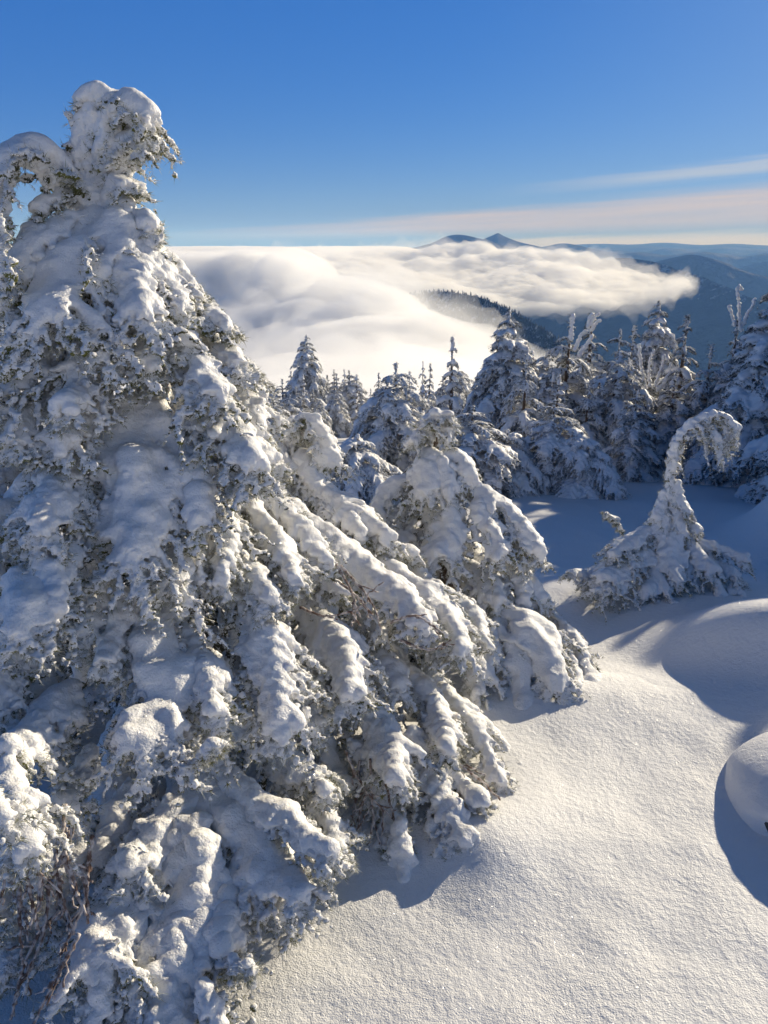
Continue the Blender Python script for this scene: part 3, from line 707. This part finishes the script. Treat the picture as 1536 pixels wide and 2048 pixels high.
PROTO = {}
def proto(k):
    if k not in PROTO:
        PROTO[k] = spruce_proto(**{
            'dense': dict(seed=1, whorls=13, per=7, R=.54, th=.05, snow=.8, ragged=.25), 'broad': dict(seed=2, whorls=9, per=6, R=.8, th=.068, snow=1., ragged=.3),
            'slim': dict(seed=3, whorls=12, per=5, R=.34, th=.045, snow=.9, ragged=.3), 'lumpy': dict(seed=4, whorls=9, per=4, R=.30, th=.06, snow=1.1, ragged=.45, bare=.25),
            'ragged': dict(seed=5, whorls=10, per=5, R=.55, th=.05, snow=.8, ragged=.45, tip=.06, bare=.15), 'mound': dict(seed=6, whorls=6, per=7, R=1.15, H=1.2, th=.085, snow=1.1, ragged=.25),
            'flag': dict(seed=7, whorls=11, per=6, R=.55, th=.055, snow=.9, ragged=.5, droop=.25), 'sparse': dict(seed=8, whorls=10, per=4, R=.42, th=.035, snow=.6, ragged=.4, bare=.3),
        }[k])
    return PROTO[k]
HP = {'mound': 1.2}
def spruce(kind, px, row, d, label, yaw=0., wf=1., group='snowy spruces behind the clearing', name='spruce_tree', lean=0., zb=None):
    top = P(px, row, d); z0 = gz(top[0], d) if zb is None else zb
    h = (top[2] - z0) / HP.get(kind, 1.8)
    root = empty(name, (top[0], d, z0), label, 'tree', group)
    root.rotation_euler = (0, lean, yaw); root.scale = (h * wf * 1.15, h * wf * 1.15, h)
    t, c, s = proto(kind)
    add('trunk', t, root); cr = add('crown', c, root); add('snow_load', s, cr)
    return root

def frosted_spikes(root, paths, r=.012, seed=0):
    """upright leaders sheathed in ice"""
    rs = np.random.default_rng(seed); base = np.array(root.location); sc = np.array(root.scale)
    for pts, d in paths:
        sp, L = catmull(np.array([P(x, y, d) for x, y in pts]), max(6, int(len(pts) * 8)))
        c = sp + rs.normal(0, r * .25, sp.shape); rr = np.linspace(r * 1.1, r * .8, len(sp)) * rs.uniform(.8, 1.35, len(sp))
        rr[-3:] *= 1.25
        v, f = blobs(c, rr, ICO0); v, fq, ft, n = remesh(v, f, r * .38)
        v = v + n * (fbm(v, 60., 2, seed) * r * .22)[:, None]
        yaw = root.rotation_euler.z; ca, sa = math.cos(-yaw), math.sin(-yaw)
        w = v - base; w = w @ np.array([[ca, sa, 0], [-sa, ca, 0], [0, 0, 1]])
        add('iced_leader', mesh_from('iced_leader', w / sc, [fq], (M_FARSNOW,)), root)

if BUILD_TREES:
    g = 'snowy spruces behind the clearing'
    S = {}
    rows = [
     ('dense', 612, 672, 15, 'dark conical spruce standing clear of its neighbours against the fog', .3, .86),
     ('slim', 668, 740, 15.5, 'narrow frosted spruce top just right of the dark conical spruce', 1., .9), ('sparse', 689, 740, 16.5, 'thin spindly spruce tip between two thicker tops right of the dark conical spruce', 2., .7),
     ('lumpy', 713, 750, 14, 'knobbly spruce top level with the fog, third to the right of the dark conical spruce', .5, .9), ('ragged', 742, 778, 13, 'ragged short spruce left of the broad-skirted spruce', 3.1, .9),
     ('broad', 792, 728, 7.4, 'broad-skirted spruce loaded with snow behind the gap left of the mid-sized fir', .8, .98), ('sparse', 846, 724, 13, 'frosted spike of a spruce rising behind the broad-skirted spruce', 1.4, .5), ('slim', 860, 728, 12.5, 'slender spruce top beside the frosted spike', .2, .6),
     ('lumpy', 906, 676, 8.8, 'columnar spruce with snow lumps stacked up its thin top', 2.2, .72), ('broad', 945, 812, 6.6, 'sprawling snow-covered spruce skirt directly behind the mid-sized fir', 4., 1.35),
     ('dense', 1020, 622, 9.6, 'tall full spruce in the middle of the back row', 1.9, .92), ('ragged', 1054, 712, 8.4, 'shorter spruce standing in front of the tall full one', .6, .8), ('slim', 965, 742, 10.5, 'small dark spruce top between the columnar spruce and the tall full one', .9, 1.),
     ('ragged', 1142, 630, 9.6, 'spruce with a forked frosty tip right of the tall full one', 5., .8), ('slim', 1187, 628, 11, 'spruce with splayed icy fingers at its top', 2.6, 1.1), ('flag', 1242, 660, 8.9, 'wind-swept spruce with layers of snow pressed flat', 1.1, .82),
     ('slim', 1268, 652, 11.5, 'pointed spruce tip peeping over the wind-swept spruce', .1, .9), ('dense', 1320, 604, 12, 'dark thick spruce behind the icy upright stems', 2., .78), ('slim', 1377, 632, 10, 'slim tapering spruce right of the dark thick one', 3.3, .9),
     ('ragged', 1302, 712, 10.2, 'thinly branched spruce with icy upright stems below the dark thick one', 4.2, .9), ('ragged', 1425, 690, 9.2, 'short bent-topped spruce left of the candelabra spruce', 1.3, .9), ('ragged', 1478, 640, 9.6, 'candelabra spruce whose iced leaders stick up above everything on the right', 2.4, .82),
     ('dense', 1552, 596, 7.6, 'big dark spruce cut off by the right edge', .4, .98), ('broad', 1110, 800, 7.1, 'low bushy spruce with a tangle of frosted twigs in front of the back row', 2.9, 1.25), ('flag', 1275, 782, 7.9, 'stunted spruce with one flat snow shelf above a dark hollow', 5.2, .95),
     ('broad', 1450, 800, 7.8, 'bushy spruce behind the hook of the crooked fir', 1.7, .85), ('ragged', 1180, 760, 8.6, 'small spruce filling the gap left of the wind-swept one', .3, .9), ('mound', 1015, 860, 6.9, 'snow-buried spruce thicket at the left end of the shaded clearing', .2, .9),
     ('mound', 715, 870, 6.6, 'snow-buried spruce thicket glimpsed between the hooded fir and the mid-sized fir', 1.2, .9), ('sparse', 545, 780, 11, 'frosted thin spruce pole beside the slope of the tallest fir', .9, .5), ('sparse', 562, 792, 12, 'second frosted spruce pole left of the dark conical spruce', 2.1, .5),
     ('mound', 1165, 865, 6.9, 'twiggy half-buried spruce bush at the back edge of the blue shade', 3., .85), ('broad', 1375, 790, 9.4, 'snowy spruce behind the dark hollow of the stunted one', .9, .8), ('broad', 640, 800, 11.5, 'rounded snowy spruce below the dark conical one', 4.4, .75),
    ]
    for k, px, row, d, lab, yaw, wf in rows:
        S[lab[:14]] = spruce(k, px, row, d, lab, yaw, wf, g)
    cand = [o for o in COL.objects if o.get('label', '').startswith('candelabra')][0]
    frosted_spikes(cand, [([(1480, 660), (1478, 610), (1474, 580), (1478, 572), (1484, 578)], 9.55), ([(1486, 650), (1496, 625), (1506, 612), (1508, 598)], 9.55), ([(1470, 650), (1462, 625), (1458, 612)], 9.55)], .02, 3)
    fork = [o for o in COL.objects if o.get('label', '').startswith('spruce with a forked')][0]
    frosted_spikes(fork, [([(1142, 680), (1144, 650), (1148, 630)], 9.5), ([(1150, 700), (1162, 670), (1172, 660)], 9.5), ([(1158, 710), (1176, 685), (1184, 672)], 9.5)], .022, 4)
    spl = [o for o in COL.objects if o.get('label', '').startswith('spruce with splayed')][0]
    frosted_spikes(spl, [([(1180, 650), (1188, 636), (1198, 628)], 10.9), ([(1182, 660), (1190, 648), (1200, 640)], 10.9), ([(1176, 655), (1178, 640), (1184, 628)], 10.9)], .022, 5)
    icy = [o for o in COL.objects if o.get('label', '').startswith('thinly branched')][0]
    frosted_spikes(icy, [([(1290, 770), (1280, 720), (1278, 690)], 10.0), ([(1300, 770), (1298, 730), (1308, 700)], 10.0), ([(1310, 770), (1322, 735), (1328, 712)], 10.0), ([(1270, 760), (1262, 730), (1258, 706)], 10.0), ([(1315, 780), (1336, 752), (1342, 728)], 10.0)], .022, 6)
    rs = np.random.default_rng(77)
    for i in range(74):       # small tops crowding the edge above the fog
        px = rs.uniform(500, 1010); d = rs.uniform(9.5, 17); row = rs.uniform(772, 836) - (d - 9.5) * 6
        spruce(['ragged', 'broad', 'slim', 'lumpy', 'broad'][i % 5], px, row, d, 'little snowy spruce in the crowd of tops along the brink above the fog', rs.uniform(0, 6), rs.uniform(.75, 1.1), 'little spruces along the brink')
    for i in range(36):       # thickets closing the gaps of the back row
        px = rs.uniform(980, 1600); d = rs.uniform(8.6, 13.5); row = rs.uniform(690, 790)
        spruce(['broad', 'ragged', 'dense', 'lumpy'][i % 4], px, row, d, 'snowy spruce deep in the back row, half hidden by taller ones', rs.uniform(0, 6), rs.uniform(.8, 1.1), 'half hidden spruces of the back row')
    # trees out of the picture on the right: their shade lies on the clearing
    for i, (x, y, h) in enumerate([(4.45, 5.25, 1.95), (4.95, 5.85, 2.3), (4.7, 6.6, 2.2), (5.3, 7.3, 2.4), (5.8, 6.5, 2.6), (6.1, 8.3, 2.7), (4.2, 6.0, 1.9), (4.1, 5.6, 1.8), (5.3, 8.6, 2.9), (5.9, 9.4, 3.2), (5.1, 7.9, 2.6), (4.6, 7.5, 2.6), (3.95, 6.3, 1.9), (6.6, 10.2, 3.4), (5.6, 10.0, 3.0)]):
        z0 = gz(x, y); root = empty('spruce_tree', (x, y, z0), 'snowy spruce beside the clearing beyond the right edge of the view', 'tree', 'spruces right of the clearing')
        root.scale = (h / 1.8 * 1.35, h / 1.8 * 1.35, h / 1.8); root.rotation_euler.z = i * 1.3
        t, c, s = proto('dense'); add('trunk', t, root); cr = add('crown', c, root); add('snow_load', s, cr)

# ------------------------------------------------------------------ distance
def hill_mat(name, c1, c2, scale, frost, bump=1., line=-150):
    m, t = mat(name)
    tc = t.n('ShaderNodeTexCoord').outputs['Object']
    n = noise(t, tc, scale, 4, .7); n2 = noise(t, tc, scale * .06, 3, .6)
    sz = t.n('ShaderNodeSeparateXYZ'); t.l(tc, sz.inputs[0])      # rime only above the frost line
    lift = t.math('MULTIPLY', t.math('SUBTRACT', t.ramp(sz.outputs[2], line - 90, line + 60), 1.0), .30)
    f = t.ramp(t.math('ADD', t.math('ADD', n, t.math('MULTIPLY', t.math('SUBTRACT', n2, .5), .6)), lift), .60 - frost, .72 - frost)
    b = t.n('ShaderNodeBsdfPrincipled', i_Roughness=.9); b.inputs['Specular IOR Level'].default_value = .1
    t.l(t.mix(f, c1, c2), b.inputs['Base Color'])
    bp = t.n('ShaderNodeBump', i_Strength=.9, i_Distance=bump); t.l(n, bp.inputs['Height']); t.l(bp.outputs[0], b.inputs['Normal'])
    t.l(b.outputs[0], t.n('ShaderNodeOutputMaterial').inputs[0])
    return m
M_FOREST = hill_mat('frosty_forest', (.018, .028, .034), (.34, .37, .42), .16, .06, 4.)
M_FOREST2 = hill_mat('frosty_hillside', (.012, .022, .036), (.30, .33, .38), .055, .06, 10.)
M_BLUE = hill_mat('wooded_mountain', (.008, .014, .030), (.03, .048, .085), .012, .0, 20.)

def hill(name, crest, front, back, mats, seed, amp=.03, nsub=90, rows=26, zb=-520.):
    """terrain rising to a crest line given as (px,row,distance) and falling away on both sides"""
    c = np.array([P(*k) for k in crest]); c, L = catmull(c, nsub)
    V = []
    for j in range(-rows, rows + 1):
        t = abs(j) / rows; w = front if j < 0 else back
        q = c.copy(); q[:, 1] += np.sign(j) * w * t ** 1.1; q[:, 0] += c[:, 0] / c[:, 1] * np.sign(j) * w * t * .8
        q[:, 2] = c[:, 2] + (zb - c[:, 2]) * (1 - (1 - t) ** 1.25)
        V.append(q)
    v = np.concatenate(V); s = 1.0 / (front * .35)
    t = np.abs(np.repeat(np.arange(-rows, rows + 1), nsub)) / rows
    p = v.copy(); p[:, 2] = 0
    v[:, 2] += fbm(p, s, 5, seed) * front * amp * (.25 + t * 1.4) * np.clip((1 - t) * 5, 0, 1)
    i = np.arange(2 * rows)[:, None] * nsub + np.arange(nsub - 1)[None]
    f = np.stack([i, i + 1, i + nsub + 1, i + nsub], -1).reshape(-1, 4)
    o = add(name, mesh_from(name, v, f, mats)); tag(o, kind='structure'); return o, v.reshape(2 * rows + 1, nsub, 3)

ridge, rv = hill('forested_ridge', [(560, 640, 1100), (700, 610, 1050), (800, 592, 1000), (870, 583, 960), (940, 592, 920), (1000, 612, 880), (1060, 646, 840), (1130, 692, 790), (1220, 760, 740), (1350, 880, 680)], 420, 700, (M_FOREST,), 3, .03, 240, 60, -330)
hill('snowy_hillside', [(980, 560, 2500), (1100, 540, 2450), (1190, 524, 2400), (1250, 519, 2350), (1300, 524, 2300), (1360, 543, 2200), (1440, 568, 2050), (1540, 603, 1900), (1700, 650, 1750)], 900, 1500, (M_FOREST2,), 7, .05, 200, 60, -420)
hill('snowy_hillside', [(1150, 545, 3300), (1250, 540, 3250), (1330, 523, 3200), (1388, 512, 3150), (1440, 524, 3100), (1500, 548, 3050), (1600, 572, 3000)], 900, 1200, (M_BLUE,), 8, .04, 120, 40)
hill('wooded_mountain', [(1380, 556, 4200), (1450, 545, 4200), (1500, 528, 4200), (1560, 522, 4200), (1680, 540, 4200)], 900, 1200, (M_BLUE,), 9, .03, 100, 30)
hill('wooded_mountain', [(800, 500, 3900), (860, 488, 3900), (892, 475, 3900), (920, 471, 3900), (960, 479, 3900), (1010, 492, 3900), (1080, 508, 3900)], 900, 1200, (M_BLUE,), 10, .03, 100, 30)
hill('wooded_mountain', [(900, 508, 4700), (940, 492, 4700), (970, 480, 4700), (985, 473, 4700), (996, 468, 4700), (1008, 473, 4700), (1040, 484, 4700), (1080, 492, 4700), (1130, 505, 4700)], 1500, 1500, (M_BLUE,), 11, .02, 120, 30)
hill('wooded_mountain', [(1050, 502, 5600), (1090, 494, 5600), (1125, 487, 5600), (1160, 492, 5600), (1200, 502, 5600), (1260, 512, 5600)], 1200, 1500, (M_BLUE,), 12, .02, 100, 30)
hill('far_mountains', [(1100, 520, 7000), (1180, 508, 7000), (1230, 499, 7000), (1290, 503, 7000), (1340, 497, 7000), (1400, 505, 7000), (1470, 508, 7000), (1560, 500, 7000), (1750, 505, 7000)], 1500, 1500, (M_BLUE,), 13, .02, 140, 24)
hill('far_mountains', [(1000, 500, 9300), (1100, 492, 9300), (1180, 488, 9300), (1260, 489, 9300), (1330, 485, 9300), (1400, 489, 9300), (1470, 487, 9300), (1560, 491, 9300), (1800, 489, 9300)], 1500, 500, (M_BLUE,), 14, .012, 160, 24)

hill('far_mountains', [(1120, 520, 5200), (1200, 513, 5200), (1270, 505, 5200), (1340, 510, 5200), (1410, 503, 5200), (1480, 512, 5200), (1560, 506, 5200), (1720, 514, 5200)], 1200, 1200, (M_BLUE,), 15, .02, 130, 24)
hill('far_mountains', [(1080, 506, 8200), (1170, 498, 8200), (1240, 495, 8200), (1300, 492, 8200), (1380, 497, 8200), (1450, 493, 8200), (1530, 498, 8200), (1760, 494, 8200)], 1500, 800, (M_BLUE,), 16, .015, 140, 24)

# valley floor out to the horizon
def valley():
    n = 120; X = np.linspace(-9000, 9000, n); Y = np.linspace(500, 9900, n); XX, YY = np.meshgrid(X, Y)
    v = np.stack([XX, YY, np.zeros_like(XX)], -1).reshape(-1, 3)
    v[:, 2] = -440 + fbm(v, .0008, 4, 91) * 45
    i = np.arange(n - 1)[:, None] * n + np.arange(n - 1)[None]
    o = add('valley_terrain', mesh_from('valley_terrain', v, np.stack([i, i + 1, i + n + 1, i + n], -1).reshape(-1, 4), (M_BLUE,))); tag(o, kind='structure')
valley()

def ridge_forest():
    """the wood on the near ridge reads as one mass of frosted tree tops"""
    rs = np.random.default_rng(5); n = 22000
    R, C = rv.shape[:2]
    a = rs.uniform(.30, 1.05, n) * (R // 2); b = rs.uniform(0, C - 1.001, n); i = a.astype(int); j = b.astype(int); u = (a - i)[:, None]; w = (b - j)[:, None]
    p = (rv[i, j] * (1 - u) + rv[np.minimum(i + 1, R - 1), j] * u) * (1 - w) + (rv[i, j + 1] * (1 - u) + rv[np.minimum(i + 1, R - 1), j + 1] * u) * w
    h = rs.uniform(3, 5.5, n); r = h * rs.uniform(.18, .28, n); k = 5
    an = np.arange(k) / k * 2 * PI
    ring = np.stack([p[:, None, 0] + r[:, None] * np.cos(an), p[:, None, 1] + r[:, None] * np.sin(an), np.repeat(p[:, None, 2] - 1, k, 1)], -1)
    top = (p + np.stack([rs.normal(0, .3, n), rs.normal(0, .3, n), h], 1))[:, None]
    v = np.concatenate([ring, top], 1).reshape(-1, 3)
    o = np.arange(n)[:, None] * (k + 1); jj = np.arange(k)[None]
    f = np.stack([o + jj, o + (jj + 1) % k, np.repeat(o + k, k, 1)], -1).reshape(-1, 3)
    t = add('ridge_forest', mesh_from('ridge_forest', v, f, (M_FOREST,), smooth=False)); tag(t, kind='stuff')
ridge_forest()

# ------------------------------------------------------------------ fog pouring over the ridges
def vol_mat(name, dens, col=(1, 1, 1), aniso=.3):
    m, t = mat(name)
    v = t.n('ShaderNodeVolumePrincipled'); v.inputs['Color'].default_value = (*col, 1); v.inputs['Density'].default_value = dens; v.inputs['Anisotropy'].default_value = aniso
    t.l(v.outputs[0], t.n('ShaderNodeOutputMaterial').inputs['Volume'])
    return m
def interp(x, tab): return np.interp(x, [a for a, _ in tab], [b for _, b in tab])

def fog(name, c, r, voxel, dens, seed, amp, sc, it=2, fd=.45):
    c = np.array(c); r = np.array(r)
    v, f = blobs(c, r, ICO1); v, fq, ft, n = remesh(v, f, voxel)
    v = smooth(v, fq, it); n = normals(v, fq, ft)
    fa = rad(-20); ca, sa = math.cos(fa), math.sin(fa)      # drawn out along the flow, left to right and downhill
    q = np.stack([(v[:, 0] * ca - v[:, 1] * sa) * .2, (v[:, 0] * sa + v[:, 1] * ca) * .8, v[:, 2] * 1.4 + v[:, 0] * .35], 1)
    v = v + n * ((fbm(q, sc, 5, seed, .62)) * amp)[:, None]
    v = v + n * ((np.abs(vnoise(q, sc * 3.1, seed + 60)) * 2 - .7) * amp * fd + (np.abs(vnoise(q, sc * 7.3, seed + 70)) * 2 - .7) * amp * .5 * fd)[:, None]
    v, fq, ft, n = remesh(v, np.concatenate([fq[:, [0, 1, 2]], fq[:, [0, 2, 3]]] + ([ft] if len(ft) else [])), voxel)
    v, fq, ft = main_pieces(v, fq, ft); v = smooth(v, fq, 1)
    o = add(name, mesh_from(name, v, [a for a in (fq, ft) if len(a)], (vol_mat(name, dens),))); tag(o, kind='stuff'); return o

def build_fog():
    rs = np.random.default_rng(3); c, r = [], []
    top = [(-400, 493), (340, 493), (500, 494), (600, 501), (660, 512), (760, 548), (870, 612), (960, 664), (1050, 708), (1110, 745), (1160, 790)]
    dst = [(-400, 1300), (500, 900), (640, 740), (760, 640), (870, 570), (1000, 520), (1100, 480), (1160, 460)]
    for i in range(2600):
        px = rs.uniform(-350, 1150); t = rs.random() ** .8; d0 = interp(px, dst); d = d0 + (270 - d0) * t
        rt = interp(px, top); row = rt + (800 - rt) * t ** .85
        R = rs.uniform(.35, 1.0) * 34 * (d / 550) * min(1, max(.32, (1190 - px) / 360))
        p = P(px, row, d); p[2] -= R * 1.05
        c.append(p); r.append((R * 1.3, R * 1.3, R))
    fog('fog_bank', c, r, 4., .05, 3, 9., .03)
    r2 = np.array(r) * 1.0; r2[:, :2] += 9; r2[:, 2] += 7; fog('fog_veil', c, r2, 5., .010, 23, 14., .05, 2, .8)
    # the flat sea of fog behind, out to the horizon
    nx, ny = 150, 110
    X = np.linspace(-1, 1, nx); Yv = 850 + 8500 * np.linspace(0, 1, ny) ** 2
    V = []
    for y in Yv:
        xr = np.interp(y, [850, 1100, 1600, 2500, 3600, 9400], [-70, -60, -60, 40, 320, 600]); xl = -y * .85 - 200
        V.append(np.stack([xl + (xr - xl) * (X * .5 + .5), np.full(nx, y), np.zeros(nx)], 1))
    v = np.array(V); p = v.reshape(-1, 3)
    edge = np.minimum(np.minimum(np.arange(nx)[None], nx - 1 - np.arange(nx)[None]) / 10., np.minimum(np.arange(ny)[:, None], ny - 1 - np.arange(ny)[:, None]) / 4.).clip(0, 1).reshape(-1)
    up = p.copy(); up[:, 2] = -10 - 70 * (1 - edge) ** 2 + fbm(p, .0035, 4, 6) * 7
    lo = p.copy(); lo[:, 2] = -82 - edge * 60
    i = np.arange(ny - 1)[:, None] * nx + np.arange(nx - 1)[None]; f = np.stack([i, i + 1, i + nx + 1, i + nx], -1).reshape(-1, 4); N = nx * ny
    b = np.concatenate([np.arange(nx), np.arange(1, ny) * nx + nx - 1, (ny - 1) * nx + np.arange(nx - 2, -1, -1), np.arange(ny - 2, 0, -1) * nx]); b2 = np.roll(b, -1)
    side = np.stack([b, b + N, b2 + N, b2], 1)
    o = add('fog_sea', mesh_from('fog_sea', np.concatenate([up, lo]), [f, f[:, ::-1] + N, side], (vol_mat('fog_sea', .05),))); tag(o, kind='stuff')
    # the tongue spilling over the saddle behind the ridge
    c, r = [], []
    top = [(600, 506), (700, 499), (800, 495), (880, 494), (960, 494), (1040, 497), (1130, 502), (1210, 522), (1290, 546), (1370, 558)]
    bot = [(600, 530), (760, 552), (840, 572), (950, 594), (1060, 606), (1200, 606), (1290, 602), (1370, 570)]
    for i in range(1500):
        px = rs.uniform(600, 1365); t = rs.random(); rt = interp(px, top); rb = interp(px, bot); row = rt + (rb - rt) * t
        d = 1950 - 500 * t - .25 * (px - 600); R = rs.uniform(.3, 1.) * 30 * min(1, max(.18, (rb - rt) / 75)) * (1 - .45 * t) * min(1, max(.22, (1400 - px) / 280))
        p = P(px, row, d); p[2] -= R * .7
        c.append(p); r.append((R * 1.7, R * 1.5, R * .8))
    fog('fog_tongue', c, r, 4., .045, 9, 12., .03)
    r2 = np.array(r) * 1.0; r2 += np.array([30, 11, 6.]); fog('fog_veil', c, r2, 5., .008, 29, 17., .04, 2, .8)
build_fog()

# ------------------------------------------------------------------ air
def haze():
    x0, x1, y0, y1, z0, z1 = -9500, 9500, -70, 9980, -700, 130
    v = np.array([(x, y, z) for z in (z0, z1) for y in (y0, y1) for x in (x0, x1)], float)
    f = np.array([(0, 2, 3, 1), (4, 5, 7, 6), (0, 1, 5, 4), (2, 6, 7, 3), (0, 4, 6, 2), (1, 3, 7, 5)])
    hm = vol_mat('haze', 1.5e-4, (.22, .47, 1.0), .0)
    [n for n in hm.node_tree.nodes if n.type == 'PRINCIPLED_VOLUME'][0].inputs['Absorption Color'].default_value = (1, 1, 1, 1)
    o = add('haze', mesh_from('haze', v, f, (hm,), smooth=False)); tag(o, kind='stuff')
haze()

# ------------------------------------------------------------------ light
SUN_AZ, SUN_EL = rad(47), rad(20)
sd = Vector((math.sin(SUN_AZ) * math.cos(SUN_EL), math.cos(SUN_AZ) * math.cos(SUN_EL), math.sin(SUN_EL)))
sun = D.lights.new('sun', 'SUN'); sun.energy = 5.0; sun.angle = rad(.55); sun.color = (1, .885, .68)
so = D.objects.new('sun', sun); COL.objects.link(so); so.rotation_euler = (-sd).to_track_quat('-Z', 'Y').to_euler()

W = D.worlds.new('World'); SC.world = W; W.use_nodes = True
t = NT(W.node_tree)
sky = t.n('ShaderNodeTexSky', sky_type='NISHITA', sun_disc=False, sun_elevation=SUN_EL, sun_rotation=SUN_AZ, altitude=1400, air_density=1.0, dust_density=.3, ozone_density=2.5)
v0 = t.n('ShaderNodeVectorMath', operation='SCALE'); t.l(sky.outputs[0], v0.inputs[0]); v0.inputs['Scale'].default_value = .1
gm = t.n('ShaderNodeGamma'); gm.inputs[1].default_value = 1.15; t.l(v0.outputs[0], gm.inputs[0])
v1 = t.n('ShaderNodeVectorMath', operation='SCALE'); t.l(gm.outputs[0], v1.inputs[0]); v1.inputs['Scale'].default_value = 11.
hs = t.n('ShaderNodeHueSaturation'); hs.inputs['Saturation'].default_value = 1.2; hs.inputs['Hue'].default_value = .503; t.l(v1.outputs[0], hs.inputs['Color'])
tc = t.n('ShaderNodeTexCoord').outputs['Generated']
sx = t.n('ShaderNodeSeparateXYZ'); t.l(tc, sx.inputs[0])
el = t.math('MULTIPLY', t.math('ARCSINE', sx.outputs[2]), 180 / PI)
az = t.math('MULTIPLY', t.math('ARCTAN2', sx.outputs[0], sx.outputs[1]), 180 / PI)
cv = t.n('ShaderNodeCombineXYZ'); t.l(t.math('MULTIPLY', az, .035), cv.inputs[0]); t.l(t.math('SUBTRACT', el, t.math('MULTIPLY', az, .05)), cv.inputs[1])
nz = noise(t, cv.outputs[0], 1.7, 5, .62)
def band(c0, slope, w0, ws, azlo, azhi):
    cen = t.math('ADD', t.math('MULTIPLY', az, slope), c0)
    wid = t.math('MAXIMUM', t.math('ADD', t.math('MULTIPLY', az, ws), w0), .12)
    dd = t.math('DIVIDE', t.math('ABSOLUTE', t.math('SUBTRACT', el, t.math('ADD', cen, t.math('MULTIPLY', t.math('SUBTRACT', nz, .5), .9)))), wid)
    k = t.math('SUBTRACT', 1.0, t.ramp(dd, .25, 1.15)); return t.math('MULTIPLY', k, t.ramp(az, azlo, azhi))
b1 = band(1.25, .045, .75, .03, -20, 8); b2 = band(2.75, .085, .30, .014, 6, 26); b0 = band(.1, 0, .35, .02, -4, 14)
low = t.math('POWER', 2.718, t.math('MULTIPLY', t.math('MAXIMUM', el, 0.), -.4))       # pale air near the horizon
deep = t.mix(.62, hs.outputs[0], (.26, 1.9, 7.4))           # clear dry mountain air: a deeper, more even blue
deep = t.mix(t.math('MULTIPLY', t.ramp(az, 2., 50.), .5), deep, (3.2, 5.2, 8.4))      # paler towards the sun
sky_c = t.mix(t.math('MULTIPLY', low, .8), deep, (2.5, 4.3, 6.4))
m = t.mix(t.math('MULTIPLY', b1, t.math('ADD', .12, t.math('MULTIPLY', nz, 1.0)), True), sky_c, (8.6, 6.9, 5.9))
m = t.mix(t.math('MULTIPLY', b2, t.math('MULTIPLY', nz, .9), True), m, (9.4, 8.6, 7.2))
m = t.mix(t.math('MULTIPLY', b0, .55), m, (12.5, 11.2, 8.4))
zen = t.math('SUBTRACT', 1.0, t.math('MULTIPLY', t.ramp(el, 13., 42.), .72))      # the deep sky overhead, dimmed further out of view to cut fill light
vz = t.n('ShaderNodeVectorMath', operation='SCALE'); t.l(m, vz.inputs[0]); t.l(zen, vz.inputs['Scale']); m = vz.outputs[0]
bg = t.n('ShaderNodeBackground'); bg.inputs[1].default_value = .07; t.l(m, bg.inputs[0])
t.l(bg.outputs[0], t.n('ShaderNodeOutputWorld').inputs[0])

SC.render.engine = 'CYCLES'
c = SC.cycles
c.max_bounces = 24; c.diffuse_bounces = 5; c.glossy_bounces = 2; c.transmission_bounces = 2; c.transparent_max_bounces = 8; c.volume_bounces = 22
c.use_denoising = True; c.caustics_reflective = False; c.caustics_refractive = False
c.sample_clamp_indirect = 6
SC.view_settings.view_transform = 'Standard'; SC.view_settings.look = 'None'; SC.view_settings.exposure = .25; SC.view_settings.gamma = 1
